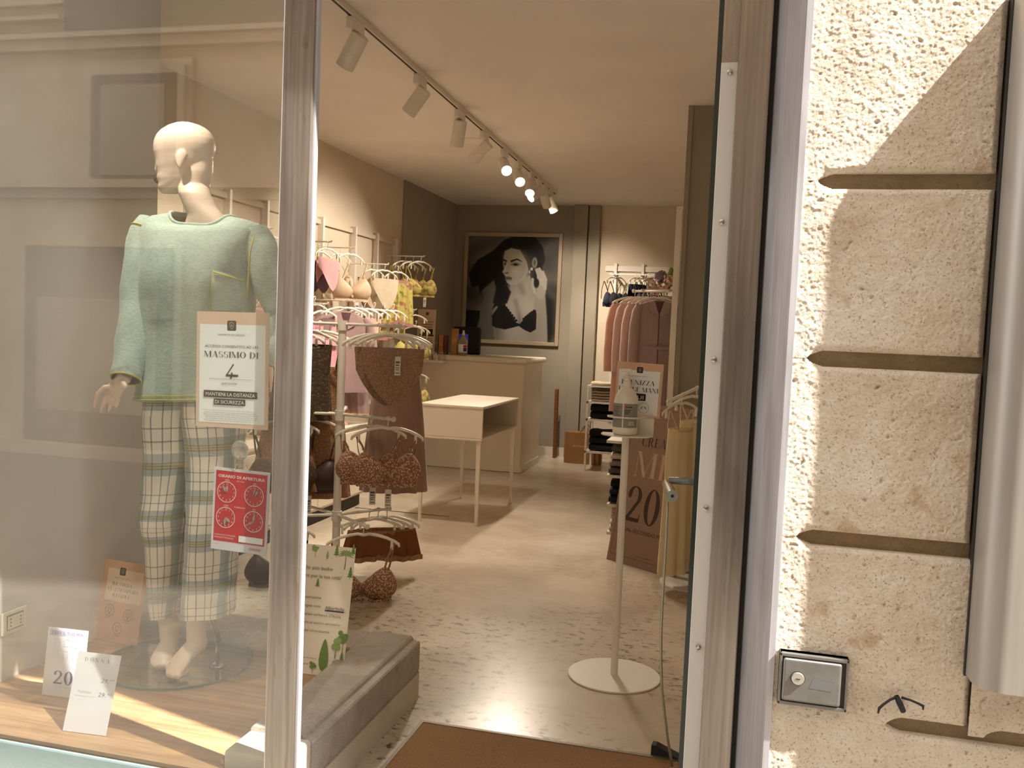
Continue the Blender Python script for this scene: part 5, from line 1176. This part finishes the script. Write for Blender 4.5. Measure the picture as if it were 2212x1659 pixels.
s.rect(fx(85), fy(232), fx(925), fy(1500), m_paper); s.badge(.487, fy(246), .062, m_gold)
s.text('NORME DI SICUREZZA', .485, fy(376), .017, m_txtg, width=.37)
s.text('ACCESSO CONSENTITO AD UN', .485, fy(530), .023, m_txt, width=.73)
s.did('MASSIMO DI', .485, fy(655), .052, .75, m_txt)
y = s.yy(); g = MB(); px_ = lambda a, b: (s.X(.5+a), s.Z(b))
for a, b, c, d, t in ((.02, fy(738), -.075, fy(882), .014), (-.085, fy(884), .085, fy(884), .022), (.0, fy(845), -.015, fy(925), .018)):
    p, q = Vector(px_(a, b)), Vector(px_(c, d)); n = Vector((-(q-p).y, (q-p).x)).normalized()*t*s.w*.6; g.poly([tuple(p+n), tuple(q+n), tuple(q-n), tuple(p-n)], y)
g.build('numeral_four', m_txt, s.o, fixn=False)
s.rect(.18, fy(930), .78, fy(934), m_txtg, 'rule'); s.text('persone', .47, fy(1000), .024, m_txtg, width=.21)
s.rect(.112, fy(1085), .85, fy(1172), m_black); s.text('MANTIENI LA DISTANZA', .48, fy(1152), .030, m_wtxt, width=.68)
s.rect(.255, fy(1188), .69, fy(1268), m_black); s.text('DI SICUREZZA', .472, fy(1250), .030, m_wtxt, width=.40)
s.lines(.10, .87, fy(1340), fy(1470), 6, m_mini, .24)

# red opening hours sign with suction hook
YR = 2.217
def g3(x, y): return AY(x, y, YR)
m_red = M('red_plastic', 'c8262c', .4); m_rtxt = M('pale_red_text', 'f0d8d4', .6)
s = Sign('opening_hours_sign', 'red opening hours sign with four dials hanging from a suction hook', 'sign', g3(465, 1008), g3(586, 1022), g3(455, 1184), m_card, .0016)
s.rect(.04, .035, .955, .895, m_red); s.text('ORARIO DI APERTURA', .5, .115, .033, m_rtxt, width=.83, bold=.0004)
s.text('MATTINO', .48, .155, .016, m_rtxt, width=.14); s.text('POMERIGGIO', .49, .47, .018, m_rtxt, width=.2, shear=.2)
for i, (cx, cy, h1, h2) in enumerate(((.245, .29, 128, 88), (.735, .30, 82, 52), (.245, .60, -95, -38), (.745, .61, 80, 210))):
    g = MB(); y = s.yy(); r_ = .172*s.w; X_, Z_ = s.X(cx), s.Z(cy); g.ring(X_, Z_, r_, r_*.93, y)
    dial = g.build('dial_ring', m_rtxt, s.o, fixn=False)
    for k in range(12):
        a = R(90-30*(k+1)); text_mb(str(k+1), r_*.27, X_+r_*.77*math.cos(a), Z_+r_*.77*math.sin(a)-r_*.09, y=y).build('numeral', m_rtxt, dial, fixn=False)
    text_mb('dalle' if i % 2 == 0 else 'alle', r_*.26, X_, Z_+r_*1.06, y=y, shear=.2).build('lettering', m_rtxt, dial, fixn=False)
    for a, L in ((h1, .70), (h2, .62)):
        d = Vector((math.cos(R(a)), math.sin(R(a)))); n = Vector((-d.y, d.x)); MB().prism([(X_+d.x*r_*u+n.x*v*r_, Z_+d.y*r_*u+n.y*v*r_) for u, v in ((-.05, .03), (.35, .13), (L, .03), (L, -.03), (.35, -.13), (-.05, -.03))], y-.0014, y-.0004).build('clock_hand', M('grey_plastic', 'a9a49c', .4), dial)
s.text('GIORNO DI CHIUSURA', .25, .825, .020, m_rtxt, width=.38, shear=.15); s.text('INFRASETTIMANALE', .235, .857, .020, m_rtxt, width=.35, shear=.15)
s.rect(.50, .80, .93, .875, m_paper); s.lines(.08, .16, .93, .93, 1, M('red_print', 'cf5a58', .7), .3); s.lines(.68, .92, .935, .955, 3, M('red_print', 'cf5a58', .7), .5)
sc_ = thing('suction_hook', 'clear suction cup hook holding the red opening hours sign', 'hook', g3(521, 972)); cl = m_acryl
rotx = Matrix.Rotation(R(90), 4, 'X')
for nm_, prof in (('cup', [(0, .010), (.010, .010), (.016, .004), (.026, .0), (.027, -.001), (.0255, -.002), (.014, .001), (0, .004)]), ('knob', [(0, .020), (.008, .018), (.010, .012), (.006, .008), (0, .008)])):
    o = MB().lathe(prof, 28).build(nm_, M('clear_vinyl', 'e4e2da', .12, trans=.75), sc_, smooth=True); o.matrix_local = Matrix.Translation((0, -.005, 0)) @ Matrix.Rotation(R(-90), 4, 'X')
c0 = g3(521, 985)
ch = thing('bead_chain', 'silver bead chain between suction hook and red sign', 'chain', c0)
for (x, y) in ((508, 1014), (541, 1017)):
    e = g3(x, y)
    for k in range(9): MB().lathe([(0, -.0022), (.0016, -.0016), (.0022, 0), (.0016, .0016), (0, .0022)], 8, Vector((0, -.003, 0))+(e-c0)*(k/8)).build('bead', m_chrome, ch, smooth=True)

# cards standing on the deck
def deckcard(name, label, BL, BR, TL, lean, mat, th=.002):
    b0, b1 = AZ(BL[0], BL[1], .182), AZ(BR[0], BR[1], .182); t0 = AY(TL[0], TL[1], b0.y+lean)
    return Sign(name, label, 'card', t0, t0+(b1-b0), b0, mat, th)
m_pale = M('pale_peach_field', 'e3c8ab', .75); m_btxt = M('brown_text', '7d5a43', .7)
s = deckcard('rules_card', 'peach card with three rules leaning by the display wall', (203, 1378), (295, 1399), (237, 1208), .05, m_peachd)
s.rect(.10, .10, .93, .50, m_pale); s.badge(.44, .125, .068, m_gold); s.text('NORME DI SICUREZZA', .44, .215, .012, m_btxt, width=.36)
s.did('RICORDA', .47, .305, .042, .46, m_btxt); s.did('LE 3 SEMPLICI', .50, .375, .042, .70, m_btxt); s.did('REGOLE', .49, .445, .042, .42, m_btxt)
for cx, cy in ((.27, .62), (.70, .64), (.50, .82)):
    g = MB(); y = s.yy(); r_ = .105*s.w; g.ring(s.X(cx), s.Z(cy), r_, r_*.9, y); g.ring(s.X(cx), s.Z(cy), r_*.45, r_*.36, y, 12); g.poly([(s.X(cx)-r_*.1, s.Z(cy)-r_*.7), (s.X(cx)+r_*.1, s.Z(cy)-r_*.7), (s.X(cx)+r_*.1, s.Z(cy)-r_*.3), (s.X(cx)-r_*.1, s.Z(cy)-r_*.3)], y); g.build('pictogram', m_btxt, s.o, fixn=False)
    s.lines(cx-.08, cx+.08, cy+.095, cy+.095, 1, m_btxt, .3)
s = deckcard('discount_card', 'white 20 percent discount card on the display deck', (90, 1500), (176, 1511), (106, 1354), .03, m_card)
s.rect(.05, .03, .97, .115, M('lilac_band', 'b9b3cc', .7)); s.text('CREA IL TUO MIX', .5, .095, .045, M('lilac_text', '6b668c', .7), width=.78)
gl = M('garment_line', 'c9c6d4', .8)
for r0 in range(2):
    for c_ in range(3):
        g = MB(); y = s.yy(); cx, cy = .25+.25*c_, .21+.17*r0; X_, Z_ = s.X(cx), s.Z(cy); a = .07*s.w; b = .055*s.h
        sh_ = [(-.5, 1), (.5, 1), (1, .6), (.8, -1), (-.8, -1), (-1, .6)] if r0 == 0 else [(-.8, 1), (.8, 1), (.9, -1), (.2, -1), (0, .2), (-.2, -1), (-.9, -1)]
        for i in range(len(sh_)):
            p, q = sh_[i], sh_[(i+1) % len(sh_)]; g.poly([(X_+u*a*f, Z_+v*b*f) for (u, v), f in ((p, 1), (q, 1), (q, .88), (p, .88))], y)
        g.build('garment_drawing', gl, s.o, fixn=False)
s.did('20', .50, .815, .19, .50, m_purp); s.text('%', .86, .83, .09, m_purp, width=.11); s.lines(.28, .74, .855, .855, 1, gl, .4)
s = deckcard('price_card', 'white price card reading donna at the front of the deck', (135, 1578), (228, 1590), (193, 1411), .075, m_card)
s.did('D O N N A', .47, .115, .050, .58, m_txtg)
s.text('29,', .74, .36, .052, m_txtg, width=.18, shear=.12); s.text('90 €', .91, .33, .022, m_txtg, width=.10)
s.text('Pantalone', .32, .51, .036, m_mini, width=.32, shear=.12); s.text('29,', .74, .535, .052, m_txtg, width=.18, shear=.12); s.text('90 €', .91, .505, .022, m_txtg, width=.10); s.rect(.1, .545, .6, .548, m_mini, 'rule')
# tree card
m_tc = M('cream_card', 'e6dccb', .75)
s = deckcard('tree_card', 'cream card with green trees leaning inside the display corner', (592, 1447), (740, 1465), (612, 1170), .09, m_tc)
m_t1, m_t2, m_t3 = M('leaf_print', '8fa863', .8), M('leaf_print_dark', '6f8a4c', .8), M('trunk_print', '7d7448', .8)
def tree(cx, cy, h_, kind):
    g = MB(); y = s.yy(); X_, Z_, hh = s.X(cx), s.Z(cy), h_*s.h; t = MB().poly([(X_-hh*.02, Z_), (X_+hh*.02, Z_), (X_+hh*.015, Z_+hh*.6), (X_-hh*.015, Z_+hh*.6)], y).build('tree_trunk', m_t3, s.o, fixn=False)
    y = s.yy()
    if kind == 'palm':
        for k in range(9):
            a = R(200-27.5*k); d = (math.cos(a), math.sin(a)*.7+.25); n = (-d[1], d[0]); L = hh*.38; cz = Z_+hh*.6
            g.poly([(X_, cz), (X_+d[0]*L*.5+n[0]*L*.12, cz+d[1]*L*.5+n[1]*L*.12), (X_+d[0]*L, cz+d[1]*L-L*.25), (X_+d[0]*L*.5-n[0]*L*.12, cz+d[1]*L*.5-n[1]*L*.12)], y)
    elif kind == 'fir':
        for k in range(4): g.poly([(X_-hh*(.26-.05*k), Z_+hh*(.15+.2*k)), (X_+hh*(.26-.05*k), Z_+hh*(.15+.2*k)), (X_, Z_+hh*(.45+.19*k))], y)
    elif kind == 'cypress': g.poly([(X_+hh*.11*math.sin(R(a))*(1.2-.5*math.cos(R(a))*-1), Z_+hh*(.55-.45*math.cos(R(a)))) for a in range(0, 360, 24)], y)
    else:
        rr = random.Random(int(cx*999))
        for k in range(9): g.disc(X_+rr.uniform(-.2, .2)*hh, Z_+hh*rr.uniform(.5, .88), hh*rr.uniform(.10, .17), y-.00002*k, 9)
    g.build('tree_crown', [m_t1, m_t2][int(cx*10) % 2], s.o, fixn=False)
for a in ((.42, .10, .10, 'round'), (.60, .115, .075, 'cypress'), (.73, .085, .10, 'fir'), (.87, .175, .185, 'palm'), (.97, .06, .09, 'fir'), (.96, .245, .10, 'fir'), (.50, .335, .075, 'fir'), (.955, .80, .16, 'round'), (.86, .86, .17, 'round'), (.70, .99, .27, 'cypress'), (.86, .985, .12, 'round'), (.56, .99, .09, 'round'), (.96, .90, .10, 'cypress')): tree(*a)
m_gt = M('card_text', '6c6a4e', .7)
s.text('il regalo più bello', .40, .195, .028, m_gt, width=.60); s.text('è un albero per la tua città!', .44, .257, .028, m_gt, width=.80)
for b, tx, cx, ww in ((.42, "Quest'anno", .42, .32), (.485, 'si impegna con', .38, .40), (.55, 'alberi in aree urbane d\'Italia', .50, .78), (.613, 'per ridare valore al nostro territorio', .47, .84), (.675, "e all'ambiente circostante", .42, .66)): s.text(tx, cx, b, .020, m_gt, width=ww, shear=.1)
s.text('AlberItalia', .79, .492, .024, M('charcoal_print', '3f3d40', .7), width=.28); s.rect(.65, .497, .93, .508, M('charcoal_print', '3f3d40', .7)); s.text('www.alberitalia.it', .42, .88, .012, m_gt, width=.36); s.text('INTIMISSIMI', .36, .93, .014, m_gt, width=.26)

# sanitiser notice on the stand
a, b, c_ = AY(1337, 780, 3.875), AY(1437, 788, 3.875), AY(1325, 895, 3.875)
s = Sign('sanitiser_notice', 'peach hand sanitising notice behind the pump bottle', 'notice', a, b, c_, M('peach_notice', 'd9b092', .7), .003)
s.rect(.055, .145, .94, .96, m_paper); s.badge(.50, .135, .065, m_gold); s.text('NORME DI SICUREZZA', .49, .26, .018, m_txtg, width=.38)
s.did('IGIENIZZA', .48, .41, .085, .72, m_txt); s.did('LE TUE MANI', .50, .54, .085, .86, m_txt)
s.rect(.30, .57, .67, .70, m_black); s.text('QUI', .49, .675, .068, m_wtxt, width=.26)
g = MB(); y = s.yy(); r_ = .115*s.w; X_, Z_ = s.X(.64), s.Z(.83); g.ring(X_, Z_, r_, r_*.94, y)
for sg in (-1, 1): g.poly([(X_+sg*r_*.2, Z_+r_*.35), (X_+sg*r_*.6, Z_-r_*.2), (X_+sg*r_*.45, Z_-r_*.3), (X_+sg*r_*.1, Z_+r_*.2)], y)
g.build('hands_pictogram', m_txtg, s.o, fixn=False)

# brown MIX poster leaning at the right
b0, b1 = AZ(1310, 1207, .002), AZ(1457, 1251, .002); t0 = AY(1345, 868, b0.y+.22)
m_pb = M('taupe_poster', '8f7565', .65); m_pd = M('poster_dark', '3a241b', .65); m_pl = M('poster_light', 'bfa28b', .65)
s = Sign('discount_poster', 'large taupe 20 percent poster leaning behind the sanitiser stand', 'poster', t0, t0+(b1-b0), b0, m_pb, .006)
s.rect(.035, .03, .94, .032, m_pd, 'border_line'); s.rect(.035, .955, .94, .957, m_pd, 'border_line'); s.rect(.035, .03, .04, .957, m_pd, 'border_line'); s.rect(.935, .03, .94, .957, m_pd, 'border_line')
s.did('CREA', .40, .265, .058, .36, m_pd); s.text('il', .72, .262, .062, m_pd, width=.09, shear=.35)
s.did('MIX', .54, .455, .155, .72, m_pl)
s.did('20', .40, .735, .215, .50, m_pd); s.text('%', .78, .73, .10, m_pd, width=.12)
s.text('DAL SECONDO PEZZO', .52, .80, .024, m_pd, width=.70); s.lines(.42, .66, .935, .935, 1, m_pd, .12)

# notice standing on the counter
a, b, c_ = AY(895, 667, 9.02), AY(934, 669, 9.02), AY(899, 758, 9.02)
c_.z = 1.177
s = Sign('counter_notice', 'peach topped notice standing upright on the counter', 'notice', a, b, c_, m_peach, .003)
s.rect(.03, .14, .97, .95, M('notice_field', 'd6bfa4', .7)); s.badge(.52, .10, .075, m_gold); s.rect(.18, .44, .86, .56, m_black); s.rect(.14, .565, .92, .60, m_black); s.lines(.2, .88, .28, .40, 3, m_btxt, .3); s.lines(.16, .9, .66, .84, 5, m_btxt, .3)

# ================================================================ framed photograph
import numpy as np
PX0, PX1, PZ0, PZ1 = -3.29, -2.095, 1.292, 2.612
fr_ = thing('framed_photograph', 'large framed monochrome photograph of a dark haired woman on the rear wall', 'picture', (PX0, YW-.03, PZ0))
PW, PH = PX1-PX0, PZ1-PZ0; bw = .045; m_fr = M('pale_frame', 'a8977c', .5)
for n_, (x0_, z0_, x1_, z1_) in (('frame_side', (0, 0, bw, PH)), ('frame_side', (PW-bw, 0, PW, PH)), ('frame_rail', (bw, 0, PW-bw, bw)), ('frame_rail', (bw, PH-bw, PW-bw, PH))): MB().b2((x0_, -.012, z0_), (x1_, .029, z1_)).build(n_, m_fr, fr_, bevel=.006)
NX, NZ = 250, 280
uu, vv = np.meshgrid(np.linspace(0, 1, NX+1), np.linspace(0, 1, NZ+1))
asp = .86
def sm_(d, s_=.012):
    s_ = s_*.5 if s_ <= .03 else s_
    return np.clip(.5-d/s_, 0, 1)
def elp(cx, cy, rx, ry, a=0):
    c, q = math.cos(R(a)), math.sin(R(a)); dx, dy = (uu-cx)*asp, vv-cy; x, y = dx*c+dy*q, -dx*q+dy*c
    return (np.sqrt((x/(rx*asp))**2+(y/ry)**2)-1)*min(rx*asp, ry)
def cap_(pts, r0, r1=None):
    best = np.full_like(uu, 9.); n = len(pts)-1; r1 = r0 if r1 is None else r1
    for i in range(n):
        (ax, ay), (bx, by) = pts[i], pts[i+1]; ax, bx = ax*asp, bx*asp; px, py = uu*asp-ax, vv-ay; L = (bx-ax)**2+(by-ay)**2; t = np.clip((px*(bx-ax)+py*(by-ay))/L, 0, 1)
        rr = r0+(r1-r0)*((i+t)/n); best = np.minimum(best, np.hypot(px-t*(bx-ax), py-t*(by-ay))-rr)
    return best
def plg(pts):
    d = np.full_like(uu, 9.); s_ = np.ones_like(uu); n = len(pts)
    for i in range(n):
        ax, ay = pts[i][0]*asp, pts[i][1]; bx, by = pts[i-1][0]*asp, pts[i-1][1]; ex, ey = bx-ax, by-ay; wx, wy = uu*asp-ax, vv-ay; t = np.clip((wx*ex+wy*ey)/(ex*ex+ey*ey), 0, 1)
        d = np.minimum(d, (wx-ex*t)**2+(wy-ey*t)**2); c1, c2, c3 = vv >= ay, vv < by, ex*wy > ey*wx
        fl_ = (c1 & c2 & c3) | (~c1 & ~c2 & ~c3); s_ = np.where(fl_, -s_, s_)
    return s_*np.sqrt(d)
img = .155+.05*np.sin(uu*9+3*np.sin(vv*7))*np.cos(vv*11+uu*4)-.05*np.abs(uu-.5)
def over(d, val, s_=.012, a=1.0):
    global img
    k = sm_(d, s_)*a; img = img*(1-k)+val*k
over(plg([(-.05, .72), (.16, .72), (.15, 1.1), (-.05, 1.1)]), .015)
over(plg([(.88, .52), (.98, .6), (1, .9), (.9, 1.1), (.8, 1.1)]), .03, .06)
skin = .34-.10*np.abs(uu-.5)+.05*np.cos((uu-.6)*8)
over(plg([(.30, .42), (.24, .46), (.20, .56), (.17, .75), (.09, 1.05), (.34, 1.05), (.33, .8), (.40, .55)]), skin*.62, .03)
over(plg([(.50, .42), (.72, .36), (.74, .50), (.84, .58), (.88, .7), (.84, 1.05), (.34, 1.05), (.30, .75), (.34, .58), (.47, .52)]), skin*.9, .03)
over(cap_([(.55, .62), (.60, .75), (.61, .84)], .012), .12, .05, .7)          # cleavage
over(elp(.45, .67, .10, .07, 20), .42, .12, .5); over(elp(.72, .68, .09, .07, -20), .42, .12, .5)
over(cap_([(.60, .47), (.63, .53)], .02), .13, .05, .5)
# hair mass
over(plg([(.40, .03), (.55, -.02), (.74, .0), (.83, .10), (.86, .22), (.82, .30), (.79, .45), (.72, .42), (.67, .28), (.58, .12), (.44, .16), (.40, .30), (.44, .46), (.50, .53), (.46, .64), (.36, .68), (.30, .64), (.33, .5), (.30, .42), (.20, .50), (.15, .55), (.14, .48), (.06, .50), (.03, .40), (.06, .28), (.2, .20), (.3, .12)]), .022, .03)
for pts, r_ in (([(.32, .14), (.12, .24), (.03, .36), (.05, .47)], .018), ([(.34, .2), (.2, .33), (.13, .46), (.16, .56)], .014), ([(.8, .3), (.79, .42), (.77, .47)], .03), ([(.42, .45), (.40, .58), (.33, .66), (.30, .7)], .035)): over(cap_(pts, r_, .004), .02, .02)
# face
over(plg([(.41, .14), (.48, .11), (.58, .13), (.66, .24), (.68, .33), (.64, .40), (.56, .455), (.49, .465), (.445, .44), (.435, .39), (.405, .355), (.39, .34), (.41, .31), (.395, .26), (.40, .2)]), .40, .02)
over(elp(.60, .33, .09, .13, 20), .26, .14, .7); over(elp(.52, .19, .08, .05), .47, .1, .6); over(elp(.54, .325, .045, .04), .46, .07, .6)
over(cap_([(.49, .235), (.55, .215), (.60, .235)], .010, .004), .04, .012); over(cap_([(.40, .225), (.43, .235)], .008), .05, .012)
over(elp(.535, .265, .045, .016), .10, .03, .85); over(elp(.535, .266, .02, .010), .02, .012); over(elp(.42, .262, .02, .014), .08, .03, .8)
over(cap_([(.445, .26), (.425, .31), (.42, .335)], .008), .52, .02, .7); over(cap_([(.425, .352), (.455, .348)], .007), .10, .016, .8)
over(elp(.465, .395, .038, .012, 4), .17, .012); over(elp(.468, .413, .036, .011), .26, .012); over(cap_([(.435, .403), (.50, .404)], .003), .05, .008)
over(elp(.745, .245, .028, .05), .30, .02); over(elp(.745, .245, .014, .03), .14, .02); over(elp(.715, .305, .014, .014), .45, .01); over(cap_([(.695, .32), (.695, .345)], .003), .6, .006)
# hand and forearm at the right
over(cap_([(.84, 1.05), (.83, .75), (.82, .58)], .075, .05), .30, .025); over(elp(.815, .50, .065, .09, -8), .33, .025)
for pts in ([(.80, .45), (.79, .36), (.765, .31)], [(.83, .44), (.82, .35), (.78, .305)], [(.855, .46), (.85, .37), (.80, .30)], [(.87, .49), (.875, .40), (.84, .33)], [(.76, .52), (.735, .45), (.73, .40)]): over(cap_(pts, .016, .011), .37, .012); over(cap_([(a+.018, b) for a, b in pts], .004), .15, .012, .6)
over(elp(.775, .44, .03, .045), .02, .02)
# dark scalloped bra
over(plg([(.30, .79), (.29, .77), (.33, .72), (.38, .655), (.43, .66), (.47, .69), (.50, .73), (.54, .78), (.57, .825), (.61, .835), (.64, .80), (.68, .75), (.73, .71), (.78, .695), (.79, .74), (.79, .88), (.73, .915), (.66, .89), (.60, .855), (.53, .875), (.45, .895), (.34, .88), (.30, .86)]), .012, .008)
for k in range(7): over(elp(.43+.023*k, .66+.024*k, .014, .013), .012, .006)
for k in range(6): over(elp(.65+.022*k, .785-.016*k, .014, .013), .012, .006)
over(elp(.36, .90, .05, .2), .10, .1, .4)
img = np.clip(1.9*img**1.5*(1-.35*np.maximum(0, np.hypot(uu-.5, vv-.5)-.35)), .006, 1)
x0_, z0_, ww_, hh_ = bw, bw, PW-2*bw, PH-2*bw
pm = bpy.data.meshes.new('photo_print'); verts = [(x0_+ww_*i/NX, 0, z0_+hh_*(1-j/NZ)) for j in range(NZ+1) for i in range(NX+1)]
pm.from_pydata(verts, [], [(j*(NX+1)+i, (j+1)*(NX+1)+i, (j+1)*(NX+1)+i+1, j*(NX+1)+i+1) for j in range(NZ) for i in range(NX)])
ca_ = pm.color_attributes.new('print', 'FLOAT_COLOR', 'POINT'); fl_ = img.ravel()
ca_.data.foreach_set('color', np.stack([fl_, fl_*.90, fl_*.76, np.ones_like(fl_)], 1).astype(np.float32).ravel())
mpz, nt, b_ = new_mat('photo_print'); at_ = nt.nodes.new('ShaderNodeAttribute'); at_.attribute_name = 'print'; nt.links.new(at_.outputs['Color'], b_.inputs['Base Color']); b_.inputs['Roughness'].default_value = .5; b_.inputs['Specular IOR Level'].default_value = .3
pm.materials.append(mpz); po = bpy.data.objects.new('photo_print', pm); C.objects.link(po); po.parent = fr_
MB().b2((bw, .004, bw), (PW-bw, .028, PH-bw)).build('backing', m_black, fr_)
for u in (.03, .33, .66, .97):
    for v in (.015, .985): MB().lathe([(0, -.003), (.006, 0), (0, .003)], 8, (x0_+ww_*u, -.003, z0_+hh_*(1-v))).build('pin', m_chrome, fr_)

# ================================================================ small wall fittings
so_ = thing('power_socket', 'white double wall socket with dark surround on the display wall', 'socket', AX(28, 1340, -2.388))
MB().b2((0, -.055, -.04), (.008, .055, .04)).build('cover_plate', m_furn, so_, bevel=.004)
MB().b2((.008, -.036, -.026), (.010, .036, .026)).build('surround', M('navy_trim', '3a3a44', .5), so_); MB().b2((.010, -.033, -.022), (.012, .033, .022)).build('insert', m_furn, so_)
for y in (-.022, .022):
    for z in (-.012, 0, .012): MB().box((.0122, y, z), (.001, .005, .006)).build('socket_hole', m_black, so_)
lbx = thing('lock_box', 'grey metal key box with round lock set into the stone', 'lock', AY(1755, 1468, 1.992))
c = Vector(lbx.location); a, b = AY(1680, 1395, 1.992), AY(1832, 1545, 1.992); hw, hh = (b.x-a.x)/2*.93, (a.z-b.z)/2*.86
m_lm = M('worn_zinc', '84817c', .42, .8, var=.12, vscale=30)
MB().b2((-hw, -.012, -hh), (hw, .03, hh)).build('recess', m_seal, lbx, bevel=.004)
MB().b2((-hw+.008, -.020, -hh+.010), (hw-.014, -.010, hh-.010)).build('lid', m_lm, lbx, bevel=.005, seg=3)
for z in (-1, 1): MB().b2((-hw, -.016, z*(hh-.004)-.004), (hw, .02, z*(hh-.004)+.004)).build('frame_rail', m_lm, lbx, bevel=.002)
for x in (-1, 1): MB().b2((x*(hw-.003)-.003, -.016, -hh), (x*(hw-.003)+.003, .02, hh)).build('frame_side', m_lm, lbx, bevel=.002)
cyl = MB().lathe([(0, .003), (.0125, .003), (.0135, 0), (.0135, -.003), (0, -.003)], 24).build('lock_cylinder', M('lock_face', 'c2bdb2', .35, .8), lbx, smooth=True, sharp=40); cyl.matrix_local = Matrix.Translation((-hw*.45, -.023, .006)) @ Matrix.Rotation(R(90), 4, 'X')
MB().ring(-hw*.45, .006, .0148, .0134, -.0215).build('lock_surround', m_dark, lbx); MB().box((-hw*.45, -.0265, .006), (.009, .001, .0018)).build('key_slot', m_dark, lbx)
MB().poly([(-hw*.12, -.012), (hw*.55, -.014), (hw*.6, .006), (0, .010)], -.0205).build('sticker_mark', M('sticker_grey', '5d5b5a', .6), lbx)
hk = thing('iron_hook', 'small black two armed iron hook on the stone', 'hook', AY(1945, 1515, 1.99)); h0 = Vector(hk.location); m_ir = M('black_iron', '1d1b1a', .7)
def hp_(x, y, d=0): return AY(x, y, 1.988-d)-h0
MB().tube([hp_(1938, 1505), hp_(1922, 1512, .01), hp_(1908, 1522, .014), hp_(1899, 1530, .01), hp_(1897, 1540, .004)], [.003, .0026, .0026, .003, .002], 8).build('arm', m_ir, hk, smooth=True)
MB().tube([hp_(1948, 1507), hp_(1966, 1512, .01), hp_(1982, 1519, .014), hp_(1994, 1525, .012), hp_(1994, 1532, .004)], [.003, .0025, .0025, .003, .002], 8).build('arm', m_ir, hk, smooth=True)
MB().tube([hp_(1936, 1503, -.004), hp_(1944, 1520, .008), hp_(1951, 1536, .002)], [.005, .0065, .006], 8).build('stem', m_ir, hk, smooth=True)
